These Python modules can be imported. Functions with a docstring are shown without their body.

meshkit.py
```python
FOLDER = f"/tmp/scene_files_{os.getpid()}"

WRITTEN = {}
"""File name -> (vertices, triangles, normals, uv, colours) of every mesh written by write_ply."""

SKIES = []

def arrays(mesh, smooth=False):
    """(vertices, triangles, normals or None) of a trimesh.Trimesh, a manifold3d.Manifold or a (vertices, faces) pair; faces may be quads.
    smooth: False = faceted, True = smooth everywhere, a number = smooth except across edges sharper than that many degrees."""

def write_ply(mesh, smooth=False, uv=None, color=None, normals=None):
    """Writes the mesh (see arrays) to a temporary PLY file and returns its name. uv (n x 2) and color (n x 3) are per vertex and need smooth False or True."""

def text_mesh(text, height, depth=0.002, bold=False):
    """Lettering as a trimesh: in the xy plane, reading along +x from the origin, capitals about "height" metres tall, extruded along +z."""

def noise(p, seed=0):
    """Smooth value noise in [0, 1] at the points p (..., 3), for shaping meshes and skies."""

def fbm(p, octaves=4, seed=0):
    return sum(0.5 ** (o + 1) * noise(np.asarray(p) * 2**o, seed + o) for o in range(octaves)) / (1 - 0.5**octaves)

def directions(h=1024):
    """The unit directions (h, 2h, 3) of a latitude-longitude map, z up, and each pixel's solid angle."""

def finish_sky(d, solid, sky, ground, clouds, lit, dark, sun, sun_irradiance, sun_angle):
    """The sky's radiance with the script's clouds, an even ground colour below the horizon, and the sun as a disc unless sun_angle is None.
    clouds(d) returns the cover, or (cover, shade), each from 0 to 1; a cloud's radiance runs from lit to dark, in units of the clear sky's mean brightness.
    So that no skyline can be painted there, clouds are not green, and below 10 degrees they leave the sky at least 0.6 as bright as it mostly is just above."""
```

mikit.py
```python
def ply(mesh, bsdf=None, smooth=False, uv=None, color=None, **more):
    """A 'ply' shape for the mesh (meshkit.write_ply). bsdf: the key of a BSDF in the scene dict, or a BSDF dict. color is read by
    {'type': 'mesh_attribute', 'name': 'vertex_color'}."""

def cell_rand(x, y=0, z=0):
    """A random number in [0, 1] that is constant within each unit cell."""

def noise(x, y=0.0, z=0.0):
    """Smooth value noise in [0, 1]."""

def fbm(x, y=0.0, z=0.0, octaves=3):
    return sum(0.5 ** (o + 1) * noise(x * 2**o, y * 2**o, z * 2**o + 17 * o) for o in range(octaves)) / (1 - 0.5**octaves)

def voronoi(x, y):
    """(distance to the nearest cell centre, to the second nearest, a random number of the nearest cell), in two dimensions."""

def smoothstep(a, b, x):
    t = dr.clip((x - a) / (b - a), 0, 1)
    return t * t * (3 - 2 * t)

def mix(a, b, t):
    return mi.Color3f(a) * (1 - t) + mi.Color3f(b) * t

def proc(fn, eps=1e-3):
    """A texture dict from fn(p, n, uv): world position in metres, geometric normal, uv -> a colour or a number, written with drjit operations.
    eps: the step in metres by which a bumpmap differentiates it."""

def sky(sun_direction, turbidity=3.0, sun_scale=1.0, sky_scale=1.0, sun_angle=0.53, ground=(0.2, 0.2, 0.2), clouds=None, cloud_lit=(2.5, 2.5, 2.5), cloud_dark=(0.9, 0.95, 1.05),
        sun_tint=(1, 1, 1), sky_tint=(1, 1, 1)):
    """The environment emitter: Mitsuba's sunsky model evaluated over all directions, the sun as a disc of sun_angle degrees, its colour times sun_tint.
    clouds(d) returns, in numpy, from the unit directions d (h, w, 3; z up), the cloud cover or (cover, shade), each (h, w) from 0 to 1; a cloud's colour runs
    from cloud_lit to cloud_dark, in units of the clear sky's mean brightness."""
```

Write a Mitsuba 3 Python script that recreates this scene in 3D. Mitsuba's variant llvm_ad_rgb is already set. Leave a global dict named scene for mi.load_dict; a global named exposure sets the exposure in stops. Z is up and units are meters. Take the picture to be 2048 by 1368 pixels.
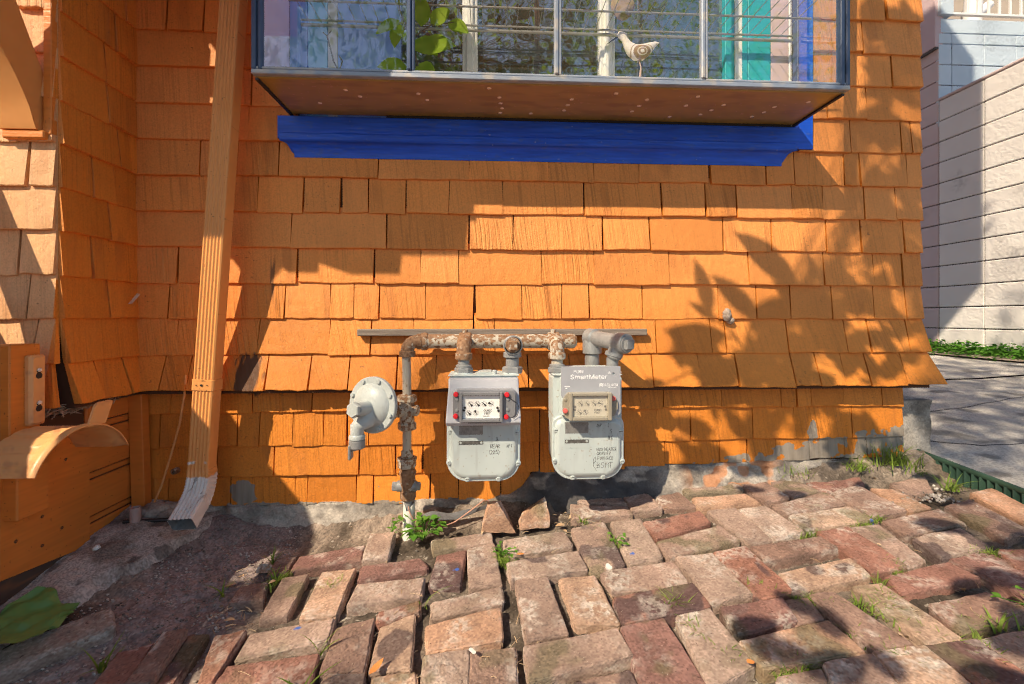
import math, random
import numpy as np
import trimesh
import drjit as dr
import mitsuba as mi
import mikit, meshkit
from mitsuba import ScalarTransform4f as T

# ------------------------------------------------------------------ camera, sky, exposure
exposure = 2.0
scene = {'type': 'scene'}
labels = {}
YAW = math.atan(46 / 890.0)
CAM = np.array([0.0, -1.435, 0.6])
scene['camera'] = {
    'type': 'perspective', 'fov': 2 * math.degrees(math.atan(1024 / 890.0)), 'fov_axis': 'x',
    'near_clip': 0.02, 'far_clip': 300.0,
    'principal_point_offset_x': 0.0, 'principal_point_offset_y': 47.0 / 1368.0,
    'to_world': T().look_at(origin=CAM.tolist(), target=(CAM + [math.sin(YAW), math.cos(YAW), 0]).tolist(), up=[0, 0, 1]),
}
SUN = np.array([-0.95, -1.0, 1.24])
scene['sky'] = mikit.sky(SUN.tolist(), turbidity=3.0, sun_scale=1.1, sky_scale=1.35, ground=(0.25, 0.2, 0.16),
                         sky_tint=(1.08, 1.0, 0.92))

rng = np.random.default_rng(11)
R = random.Random(5)

# ------------------------------------------------------------------ naming
def numbered(key):
    if key not in scene and key not in labels:
        return key
    k = 1
    while f'{key}_{k:03d}' in scene or f'{key}_{k:03d}' in labels:
        k += 1
    return f'{key}_{k:03d}'

def thing(key, label, cat, group=None):
    key = numbered(key)
    labels[key] = {'label': label, 'category': cat}
    if group:
        labels[key]['group'] = group
    return key

def struct(key):
    labels[key] = {'kind': 'structure'}
    return key

def S(key, mesh, mat, smooth=30, uv=None, label=None):
    """one entry of the scene"""
    if key not in labels or key in scene:
        key = numbered(key)
    if isinstance(mesh, list):
        mesh = trimesh.util.concatenate(mesh)
    scene[key] = mikit.ply(mesh, mat, smooth=smooth, uv=uv)
    if label:
        labels.setdefault(key, {})['label'] = label
    return key

def uvid(mesh, i):
    return np.tile([[i + 0.5, 0.5]], (len(mesh.vertices), 1))

# ------------------------------------------------------------------ mesh helpers
def mesh(v, f):
    return trimesh.Trimesh(np.asarray(v, float), np.asarray(f, int), process=False)

def hull(pts):
    return trimesh.convex.convex_hull(np.asarray(pts, float))

def cbox(x0, x1, y0, y1, z0, z1, b=0.003):
    b = min(b, (x1 - x0) * .45, (y1 - y0) * .45, (z1 - z0) * .45)
    p = []
    for sx in (0, 1):
        for sy in (0, 1):
            for sz in (0, 1):
                c = np.array([x1 if sx else x0, y1 if sy else y0, z1 if sz else z0])
                d = np.array([-b if sx else b, -b if sy else b, -b if sz else b])
                for k in range(3):
                    q = c + d
                    q[k] = c[k]
                    p.append(q)
    return hull(p)

def box(x0, x1, y0, y1, z0, z1):
    m = trimesh.creation.box((x1 - x0, y1 - y0, z1 - z0))
    m.apply_translation(((x0 + x1) / 2, (y0 + y1) / 2, (z0 + z1) / 2))
    return m

def tube(pts, rad, sides=8, cap=True):
    p = np.asarray(pts, float)
    n = len(p)
    rad = np.broadcast_to(np.asarray(rad, float), (n,))
    t = np.gradient(p, axis=0)
    t /= np.linalg.norm(t, axis=1, keepdims=True) + 1e-12
    a = np.cross(t[0], [0, 0, 1.0] if abs(t[0][2]) < .9 else [1.0, 0, 0])
    a /= np.linalg.norm(a)
    v = []
    ang = np.arange(sides) * 2 * np.pi / sides
    for i in range(n):
        a = a - t[i] * np.dot(a, t[i])
        a /= np.linalg.norm(a) + 1e-12
        b = np.cross(t[i], a)
        v.append(p[i] + rad[i] * (np.cos(ang)[:, None] * a + np.sin(ang)[:, None] * b))
    v = np.concatenate(v)
    f = []
    for i in range(n - 1):
        for j in range(sides):
            k = (j + 1) % sides
            f += [[i * sides + j, i * sides + k, (i + 1) * sides + k], [i * sides + j, (i + 1) * sides + k, (i + 1) * sides + j]]
    if cap:
        c0, c1 = len(v), len(v) + 1
        v = np.vstack([v, p[:1], p[-1:]])
        for j in range(sides):
            k = (j + 1) % sides
            f += [[c0, k, j], [c1, (n - 1) * sides + j, (n - 1) * sides + k]]
    return mesh(v, f)

def lathe(prof, origin, axis, sides=28):
    """prof: (radius, distance along the axis)"""
    axis = np.asarray(axis, float) / np.linalg.norm(axis)
    o = np.asarray(origin, float)
    a = np.cross(axis, [0, 0, 1.0] if abs(axis[2]) < .9 else [1.0, 0, 0])
    a /= np.linalg.norm(a)
    b = np.cross(axis, a)
    ang = np.arange(sides) * 2 * np.pi / sides + np.pi / sides
    v, f = [], []
    for r, h in prof:
        v.append(o + axis * h + max(r, 1e-5) * (np.cos(ang)[:, None] * a + np.sin(ang)[:, None] * b))
    v = np.concatenate(v)
    for i in range(len(prof) - 1):
        for j in range(sides):
            k = (j + 1) % sides
            f += [[i * sides + j, i * sides + k, (i + 1) * sides + k], [i * sides + j, (i + 1) * sides + k, (i + 1) * sides + j]]
    return mesh(v, f)

def rod(p0, p1, r, sides=20, b=None):
    p0, p1 = np.asarray(p0, float), np.asarray(p1, float)
    L = np.linalg.norm(p1 - p0)
    b = min(r * .2, L * .2) if b is None else b
    return lathe([(0, 0), (r - b, 0), (r, b), (r, L - b), (r - b, L), (0, L)], p0, p1 - p0, sides)

def hexnut(p0, p1, r, sides=6):
    return rod(p0, p1, r, sides, b=r * .12)

def arc_tube(center, a, b, r, ang0, ang1, rad, n=9, sides=20):
    """bend in the plane of the unit vectors a and b about the centre"""
    th = np.linspace(ang0, ang1, n)
    pts = np.asarray(center, float) + r * (np.cos(th)[:, None] * np.asarray(a, float) + np.sin(th)[:, None] * np.asarray(b, float))
    return tube(pts, rad, sides)

def prism_xz(poly, y0, y1):
    """polygon in x and z extruded along y"""
    from shapely.geometry import Polygon
    m = trimesh.creation.extrude_polygon(Polygon(poly), y1 - y0, engine='earcut')
    v = m.vertices.copy()
    m.vertices = np.stack([v[:, 0], y0 + v[:, 2], v[:, 1]], 1)
    m.invert() if m.volume < 0 else None
    return m

def prism_yz(poly, x0, x1):
    from shapely.geometry import Polygon
    m = trimesh.creation.extrude_polygon(poly if hasattr(poly, 'exterior') else Polygon(poly), x1 - x0, engine='earcut')
    v = m.vertices.copy()
    m.vertices = np.stack([x0 + v[:, 2], v[:, 0], v[:, 1]], 1)
    m.invert() if m.volume < 0 else None
    return m

def layered(poly_layers):
    """convex hull of (polygon points in x z, y) layers"""
    p = []
    for pts, y in poly_layers:
        pts = np.asarray(pts, float)
        p.append(np.stack([pts[:, 0], np.full(len(pts), y), pts[:, 1]], 1))
    return hull(np.concatenate(p))

def rrect(x0, x1, z0, z1, rs, n=6):
    """rounded rectangle; rs = corner radii bottom-left, bottom-right, top-right, top-left"""
    out = []
    for (cx, cz, r, a0) in ((x0 + rs[0], z0 + rs[0], rs[0], 180), (x1 - rs[1], z0 + rs[1], rs[1], 270), (x1 - rs[2], z1 - rs[2], rs[2], 0), (x0 + rs[3], z1 - rs[3], rs[3], 90)):
        for t in np.linspace(a0, a0 + 90, n):
            out.append((cx + r * math.cos(math.radians(t)), cz + r * math.sin(math.radians(t))))
    return np.array(out)

def lettering(text, height, x, y, z, depth=.0006, bold=False, width=None, slope=0.0):
    """flat lettering on a surface that faces -y, its lower left corner at x, z"""
    m = meshkit.text_mesh(text, height, depth, bold)
    v = m.vertices.copy()
    if width:
        v[:, 0] *= width / (v[:, 0].max() - v[:, 0].min())
    m.vertices = np.stack([x + v[:, 0], y - v[:, 2] + slope * v[:, 1], z + v[:, 1]], 1)
    return m

def displaced(m, amp, freq, seed=0, octaves=3):
    n = m.vertex_normals
    d = meshkit.fbm(m.vertices * freq, octaves, seed) - .5
    m.vertices = m.vertices + n * (d * 2 * amp)[:, None]
    return m

def zg(x, y):
    """the patio's ground level"""
    x, y = np.asarray(x, float), np.asarray(y, float)
    return .075 * np.clip(x, -1.9, 1.9) + .06 * np.clip(y, -1.4, .3)

def zdrive(x, y):
    return .118 + .045 * (np.asarray(x, float) - 1.5) + .012 * np.asarray(y, float)

# ------------------------------------------------------------------ materials
P = mikit.proc
mix, fbm, noise, cell, sstep = mikit.mix, mikit.fbm, mikit.noise, mikit.cell_rand, mikit.smoothstep

def C(*c):
    return {'type': 'rgb', 'value': list(c)}

def mat(key, **kw):
    scene[key] = {'type': 'twosided', 'bsdf': {'type': 'principled', **kw}}

def bumped(key, fn, scale, eps=.0008, **kw):
    scene[key] = {'type': 'twosided', 'bsdf': {'type': 'bumpmap', 'arbitrary': {**P(fn, eps)}, 'scale': scale, 'bsdf': {'type': 'principled', **kw}}}

def blob(p, x, z, rx, rz):
    return 1 - dr.sqrt(dr.square((p.x - x) / rx) + dr.square((p.z - z) / rz))

def orange_color(p, n, uv):
    i = dr.floor(uv.x)
    v = cell(i, 3)
    s = p.x + p.y * 1.3
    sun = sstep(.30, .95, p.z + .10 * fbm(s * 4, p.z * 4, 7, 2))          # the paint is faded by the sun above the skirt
    sun = sun * (1 - dr.abs(n.x))  # return wall kept deeper: its shade is painted into the colour
    pale = dr.select((p.y < -.235) & (p.x < -1.09), 1.0, 0.0)           # sunlit paleness of the wing's street side, put into the paint
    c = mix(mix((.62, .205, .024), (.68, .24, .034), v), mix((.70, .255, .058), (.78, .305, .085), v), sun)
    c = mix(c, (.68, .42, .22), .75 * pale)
    c = c * (.86 + .26 * fbm(s * 5 + i * 3.1, p.z * 3, 2, 3)) * (.90 + .16 * cell(i, 21)) * (.90 + .20 * noise(s * 420, p.z * 300, i))
    k = cell(i, 5)
    gr = noise((s + .012 * (cell(i, 8) - .5) * p.z) * 330 + i * 13, p.z * 6, i)
    c = c * (1 - (.05 + .16 * k) * sstep(.55, .85, gr))
    grime = fbm(s * 22, p.z * 5, i * 7.7, 3)
    c = mix(c, (.36, .12, .03), .38 * sstep(.58, .82, grime))
    speck = noise(s * 210, p.z * 210, 3)
    c = mix(c, (.16, .07, .03), .55 * sstep(.90, .96, speck) * sstep(.45, .7, noise(s * 9, p.z * 9, 8)))
    # peeled paint low on the wall: bare grey wood with a hard edge
    e = fbm(p.x * 32, p.z * 32, 5, 3)
    m = dr.maximum(blob(p, 1.08, .150, .13, .036), blob(p, 1.085, .225, .026, .07))
    m = dr.maximum(m, blob(p, 1.30, .175, .03, .035))
    m = dr.maximum(m, blob(p, -.77, .055, .05, .055))
    low = sstep(.018, .0, p.z - .012 - .16 * dr.maximum(p.x, 0)) * .42
    m = dr.maximum(m, low)
    bare = sstep(.555, .58, m * .75 + e * .62)
    wood = mix((.20, .17, .14), (.34, .30, .25), fbm(p.x * 120, p.z * 6, 1, 3))
    c = mix(c, wood, bare * dr.select(p.z < .33, 1.0, 0.0))
    # rotten shingle behind the downspout
    r = blob(p, -.735, .425, .055, .075)
    rot = sstep(.30, .40, r * .5 + .5 * fbm(p.x * 60, p.z * 14, 3, 3)) * dr.select(r > 0, 1.0, 0.0)
    c = mix(c, (.05, .03, .022), rot * .9)
    # run-down stain under the window's left end
    st = sstep(.55, .8, fbm(p.x * 80, p.z * 7, 9, 3)) * dr.maximum(0, blob(p, -.655, .73, .05, .13)) * dr.select(p.y > -.12, 1.0, 0.0)
    return mix(c, (.14, .065, .03), dr.clip(st * 1.8, 0, .8))

def orange_bump(p, n, uv):
    i = dr.floor(uv.x)
    s = p.x + p.y * 1.15 + .05 * (cell(i, 8) - .5) * p.z
    k = cell(i, 5)
    g = noise((s + .006 * noise(s * 14, p.z * 9, i)) * (150 + 90 * k) + i * 13, p.z * 5, i)
    g = dr.abs(g - .5) * 2
    return 1.7 * g * (.12 + .9 * k * k) * (.35 + .65 * noise(s * 14, p.z * 4, i)) + .40 * fbm(s * 260, p.z * 190, i, 2) + .5 * noise(s * 70, p.z * 50, 4)

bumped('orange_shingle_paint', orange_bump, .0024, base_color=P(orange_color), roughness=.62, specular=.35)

def trim_color(p, n, uv):
    s = p.x + p.y
    c = mix((.60, .19, .03), (.66, .225, .042), fbm(s * 7, p.z * 7, 1, 3))
    c = c * (.90 + .2 * fbm(s * 14, p.z * 160, 4, 3))
    return mix(c, (.14, .06, .025), .6 * sstep(.94, .97, noise(s * 170, p.z * 170, 6)))

def board_bump(p, n, uv):
    return fbm((p.y + p.x) * 9, p.z * 230 + 6 * noise(p.y * 8, p.z * 8, 1), 3, 3) + .3 * noise(p.y * 200, p.z * 200, p.x * 200)

bumped('orange_trim_paint', board_bump, .0014, base_color=P(trim_color), roughness=.5, specular=.4)

def base_board_color(p, n, uv):
    g = sstep(.22, .62, fbm(p.y * 12, p.z * 30, 1, 3))
    return mix((.5, .17, .035), (.085, .062, .05), dr.clip(g, 0, 1))
bumped('weathered_board', board_bump, .002, base_color=P(base_board_color), roughness=.8, specular=.2)

def spout_color(p, n, uv):
    c = mix((.69, .295, .085), (.74, .335, .11), fbm(p.x * 20, p.z * 9, 1, 3))
    edge = sstep(.152, .146, p.z + .010 * fbm(p.x * 70, p.y * 70, 2, 3))
    ring = sstep(.006, .002, dr.abs(p.z - .187 + .006 * noise(p.x * 90, p.y * 90, 2))) * sstep(.42, .55, noise(p.x * 60, p.z * 60, 9))
    wht = mix((.62, .60, .56), (.74, .72, .68), noise(p.x * 50, p.z * 50, 3))
    scr = sstep(.60, .72, fbm((p.x - .35 * p.y) * 130, p.z * 14, 8, 3))
    wht = mix(wht, (.16, .12, .11), .75 * scr)
    c = mix(c, wht, dr.maximum(edge, .9 * ring))
    return mix(c, (.15, .07, .03), .6 * sstep(.93, .97, noise(p.x * 160, p.z * 160, 2)))
mat('downspout_paint', base_color=P(spout_color), roughness=.42, specular=.45)

mat('orange_metal', base_color=P(lambda p, n, uv: mix((.70, .36, .14), (.55, .27, .12), sstep(.55, .8, fbm(p.x * 40 + p.y * 33, p.z * 40, 3, 3)))), roughness=.42, specular=.5)

def brick_color(p, n, uv):
    i = dr.floor(uv.x)
    k = cell(i, 1)
    a = mix((.24, .152, .122), (.345, .260, .215), cell(i, 2))
    a = dr.select(k < .15, mix((.27, .135, .10), (.22, .125, .11), cell(i, 4)), a)
    a = dr.select(k > .80, mix((.38, .215, .14), (.38, .275, .21), cell(i, 4)), a)
    a = a * (.50 + 1.0 * fbm(p.x * 20 + i * 5, p.y * 20, p.z * 20, 4))
    burn = sstep(.58, .66, fbm(p.x * 13 + i * 3.3, p.y * 13, 7, 3)) * sstep(.45, .6, cell(i, 6))
    a = mix(a, (.075, .055, .060), .75 * burn)
    w = sstep(.47, .72, fbm(p.x * 17 + i * 9, p.y * 17, p.z * 30, 4)) * (.35 + .65 * cell(i, 7))
    w = w * sstep(.30, .62, fbm(p.x * 120, p.y * 120, p.z * 120, 2))
    a = mix(a, (.58, .54, .49), .75 * w)
    g = sstep(.56, .7, fbm(p.x * 15, p.y * 15 + 31, i, 3)) * sstep(.35, .7, cell(i, 9))
    a = mix(a, (.135, .125, .070), .62 * g)
    sp = noise(p.x * 330, p.y * 330, p.z * 330)
    a = mix(a, (.60, .54, .48), .5 * sstep(.92, .97, sp)) * (.66 + .68 * noise(p.x * 270, p.y * 270, p.z * 270 + 9))
    a = mix(a, (.05, .035, .03), .65 * sstep(.10, .04, noise(p.x * 190, p.y * 190, p.z * 190 + 4)))
    # blue paint drips
    d = 9.0
    for x, y in ((-.409, -.461), (-.082, -.316), (.363, -.326), (1.03, -.29)):
        d = dr.minimum(d, dr.sqrt(dr.square(p.x - x) + dr.square((p.y - y) * 1.2)))
    a = mix(a, (.05, .13, .48), .85 * sstep(.011, .007, d + .006 * noise(p.x * 200, p.y * 200, 1)))
    d = dr.sqrt(dr.square(p.x - .292) + dr.square((p.y + .36) * .55))
    return mix(a, (.72, .70, .66), sstep(.012, .009, d + .008 * noise(p.x * 110, p.y * 110, 7)))

bumped('old_brick', lambda p, n, uv: fbm(p.x * 75, p.y * 75, p.z * 75, 4) + .45 * noise(p.x * 420, p.y * 420, p.z * 420), .0055, eps=.0007, base_color=P(brick_color), roughness=.88, specular=.18)

def soil_color(p, n, uv):
    a = fbm(p.x * 16, p.y * 16, 3, 4)
    b = noise(p.x * 260, p.y * 260, 1)
    d = noise(p.x * 95 + 7, p.y * 95, 5)
    c = mix((.11, .09, .073), (.28, .23, .19), sstep(.25, .72, a))
    left = sstep(-.52, -.62, p.x) * sstep(-.95, -.80, p.x)
    c = c * (1 - .42 * sstep(-.56, -.46, p.x) * sstep(-.06, -.14, p.y))
    c = mix(c, mix((.19, .155, .155), (.36, .30, .295), fbm(p.x * 45 + p.y * 30, p.y * 9 - p.x * 8, 2, 3)), .75 * left)
    c = c * (.7 + .6 * fbm(p.x * 34, p.y * 34, 9, 3))
    c = mix(c, (.42, .38, .33), .55 * sstep(.84, .92, d) * sstep(.4, .7, b))
    c = c * (.65 + .7 * b)
    return c
bumped('garden_soil', lambda p, n, uv: fbm(p.x * 110, p.y * 110, 3, 4), .006, base_color=P(soil_color), roughness=.95, specular=.1)

def apron_color(p, n, uv):
    a = fbm(p.x * 14, p.y * 14, 3, 4)
    c = mix((.22, .19, .165), (.46, .425, .39), sstep(.28, .68, a))
    c = c * (.62 + .76 * noise(p.x * 330, p.y * 330, 4))
    return mix(c, (.08, .065, .055), .7 * sstep(.60, .74, fbm(p.x * 26, p.y * 22, 8, 3)))
bumped('worn_concrete', lambda p, n, uv: fbm(p.x * 160, p.y * 160, p.z * 160, 3), .0035, base_color=P(apron_color), roughness=.9, specular=.15)

def mortar_color(p, n, uv):
    a = fbm(p.x * 18, p.z * 22, p.y * 18, 4)
    c = mix((.17, .155, .14), (.42, .39, .35), sstep(.25, .7, a))
    c = c * (.72 + .56 * noise(p.x * 240, p.z * 240, p.y * 240))
    mortar_shade = sstep(.06, .16, p.x) * sstep(.64, .5, p.x) * sstep(.38, .5, fbm(p.x * 12, p.z * 26, 5, 3) + .1)  # dark mortar with the deep shade on it painted in
    c = mix(c, (.055, .055, .062), .82 * mortar_shade)
    oran = sstep(.60, .72, p.x) * sstep(1.0, .9, p.x) * sstep(.42, .55, noise(p.x * 25, p.z * 40, 2))
    return mix(c, (.50, .19, .06), .65 * oran)
bumped('foundation_mortar', lambda p, n, uv: fbm(p.x * 70, p.z * 70, p.y * 70, 4), .007, base_color=P(mortar_color), roughness=.92, specular=.12)

def drive_color(p, n, uv):
    a = fbm(p.x * 3.2, p.y * 3.2, 3, 4)
    c = mix((.30, .29, .27), (.47, .45, .42), a)
    c = c * (.72 + .56 * noise(p.x * 190, p.y * 190, 4))
    return mix(c, (.09, .085, .08), .6 * sstep(.64, .76, fbm(p.x * 7, p.y * 7, 6, 3)))
bumped('driveway_concrete', lambda p, n, uv: fbm(p.x * 120, p.y * 120, 1, 2), .003, eps=.002, base_color=P(drive_color), roughness=.9, specular=.15)

def blockpaint(a, b, dirt):
    def fn(p, n, uv):
        s = p.x + p.y
        c = mix(a, b, fbm(s * 4, p.z * 4, dr.floor(uv.x), 3))
        return mix(c, dirt, .55 * sstep(.60, .78, fbm(s * 3.0 + 5, p.z * 3.6, 3, 4)) * noise(s * 60, p.z * 60, 1))
    return fn
block_bump = lambda p, n, uv: fbm((p.x + p.y) * 55, p.z * 55, 2, 3)
bumped('white_block_paint', block_bump, .006, eps=.002, base_color=P(blockpaint((.64, .62, .60), (.72, .70, .67), (.30, .285, .275))), roughness=.75)
bumped('pink_block_paint', block_bump, .006, eps=.002, base_color=P(blockpaint((.50, .40, .40), (.57, .46, .455), (.33, .27, .27))), roughness=.75)
bumped('blue_grey_block_paint', block_bump, .006, eps=.002, base_color=P(blockpaint((.46, .56, .66), (.53, .63, .72), (.30, .36, .42))), roughness=.75)
mat('pink_siding', base_color=P(blockpaint((.50, .38, .40), (.55, .43, .45), (.3, .22, .25))), roughness=.7)
mat('bare_sheathing', base_color=C(.085, .038, .018), roughness=.9)
mat('dark_joint', base_color=C(.10, .09, .09), roughness=.9)

def blue_color(p, n, uv):
    c = mix((.004, .065, .54), (.008, .10, .70), fbm(p.x * 9, p.z * 30, 1, 3))
    c = c * (.78 + .44 * fbm(p.x * 14, p.z * 160, 4, 3))
    c = mix(c, (.08, .14, .40), .35 * sstep(.64, .8, fbm(p.x * 40, p.z * 120, 8, 3)))
    return mix(c, (.55, .58, .62), .6 * sstep(.97, .985, noise(p.x * 90, p.z * 150, 3)))
bumped('blue_trim_paint', lambda p, n, uv: fbm(p.x * 16 + 3 * noise(p.x * 6, p.z * 6, 1), p.z * 190, 1, 3), .0012, base_color=P(blue_color), roughness=.42, specular=.5)

def alu_color(p, n, uv):
    c = mix((.22, .27, .36), (.34, .39, .47), fbm(p.x * 14, p.z * 14, p.y * 14, 3))
    return mix(c, (.46, .43, .40), .8 * sstep(.48, .7, fbm(p.x * 30, p.z * 30, p.y * 50 + 3, 3)))
mat('silver_lit_frame', base_color=P(alu_color), roughness=.42, metallic=.25, specular=.5)  # silver of the sunlit frame parts, put into the colour
mat('dark_blue_frame', base_color=P(lambda p, n, uv: mix((.035, .06, .13), (.08, .115, .2), fbm(p.x * 14, p.z * 22, p.y * 20, 3))), roughness=.35, specular=.5)

def tray_color(p, n, uv):
    c = mix((.33, .205, .055), (.43, .265, .075), fbm(p.x * 6, p.y * 22, 1, 4))
    s = sstep(.905, .95, noise(p.x * 130, p.y * 130, 4))
    c = mix(c, (.50, .28, .15), .6 * s)
    return mix(c, (.20, .10, .03), .35 * sstep(.5, .8, fbm(p.x * 12, p.y * 40, 6, 3)))
mat('brown_panel', base_color=P(tray_color), roughness=.3, specular=.35)
mat('screw_steel', base_color=C(.78, .68, .56), roughness=.4)
mat('dark_rubber', base_color=C(.02, .02, .022), roughness=.5)

scene['window_glass'] = {'type': 'thindielectric', 'int_ior': 1.62}
def pane_bump(p, n, uv):
    u, v = p.x * 24, p.z * 27
    row = dr.floor(v)
    fu = u + .5 * (row - 2 * dr.floor(row / 2)) + .25 * cell(row, 4)
    cx = dr.floor(fu)
    dx, dz = fu - cx - .5 + .2 * (cell(cx, row, 1) - .5), v - row - .5 + .25 * (cell(cx, row, 2) - .5)
    d = dr.sqrt(dx * dx + dz * dz)
    ring = sstep(.07, .0, dr.abs(d - .30)) * dr.select(cell(cx, row, 3) > .2, 1.0, 0.0)
    return ring * .30 + .9 * noise(p.x * 16, p.z * 7, 2) 
scene['textured_glass'] = {'type': 'twosided', 'bsdf': {'type': 'bumpmap', 'arbitrary': P(pane_bump, .0008), 'scale': .0009,
                           'bsdf': {'type': 'plastic', 'diffuse_reflectance': C(.022, .028, .03), 'int_ior': 3.3}}}

def meter_color(p, n, uv):
    c = mix((.41, .475, .48), (.49, .555, .555), fbm(p.x * 22, p.z * 11, p.y * 22, 3))
    c = mix(c, (.36, .40, .40), .55 * sstep(.56, .78, fbm(p.x * 60, p.z * 9, 5, 3)))
    c = mix(c, (.12, .10, .09), .8 * sstep(.955, .975, noise(p.x * 330, p.z * 330, p.y * 330)))
    return mix(c, (.34, .27, .2), .5 * sstep(.76, .84, fbm(p.x * 130, p.z * 110, 4, 3)))
mat('meter_paint', base_color=P(meter_color), roughness=.33, specular=.6)
def gunmetal(p, n, uv):
    c = mix((.20, .21, .22), (.32, .33, .335), fbm(p.x * 60, p.z * 60, p.y * 60, 3))
    return mix(c, (.16, .16, .16), .5 * sstep(.6, .8, fbm(p.x * 130, p.z * 130, p.y * 130, 3)))
mat('regulator_paint', base_color=P(lambda p, n, uv: mix((.36, .40, .40), (.45, .49, .485), fbm(p.x * 50, p.z * 50, p.y * 50, 3))), roughness=.4, specular=.45)
mat('grey_fitting', base_color=P(gunmetal), roughness=.45, metallic=.2)
def rusty(lo, hi):
    def fn(p, n, uv):
        c = mix((.38, .34, .275), (.52, .49, .42), fbm(p.x * 30, p.z * 30, p.y * 30, 3))
        r = fbm(p.x * 120 + 3, p.z * 120, p.y * 120, 4) + .10 * n.z
        rc = mix((.15, .075, .04), (.33, .20, .12), noise(p.x * 160, p.z * 160, p.y * 160))
        return mix(c, rc, sstep(lo, hi, r))
    return fn
mat('chipped_pipe_paint', base_color=P(rusty(.44, .58)), roughness=.55, specular=.3)
mat('light_pipe_paint', base_color=P(rusty(.62, .72)), roughness=.5, specular=.35)
mat('rusty_fitting', base_color=P(rusty(.22, .42)), roughness=.7, specular=.2)
mat('roofing', base_color=P(lambda p, n, uv: mix((.06, .06, .065), (.16, .16, .165), fbm(p.x * 60, p.z * 60, p.y * 60, 3))), roughness=.7)
mat('grey_plastic', base_color=P(lambda p, n, uv: mix((.36, .37, .41), (.42, .43, .47), fbm(p.x * 30, p.z * 30, 2, 3))), roughness=.4, specular=.5)
mat('grey_card', base_color=P(lambda p, n, uv: mix((.31, .325, .36), (.35, .365, .40), fbm(p.x * 25, p.z * 25, 2, 3))), roughness=.5)
mat('smoky_plastic', base_color=C(.20, .205, .22), roughness=.18, specular=.6)
mat('yellowed_plastic', base_color=C(.30, .275, .22), roughness=.3, specular=.5)
mat('dial_white', base_color=C(.78, .78, .76), roughness=.5)
mat('dial_yellowed', base_color=C(.60, .56, .46), roughness=.5)
mat('print_black', base_color=C(.015, .015, .018), roughness=.6)
mat('print_grey', base_color=C(.20, .19, .17), roughness=.6)
mat('pen_ink', base_color=C(.045, .05, .055), roughness=.7)
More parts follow.
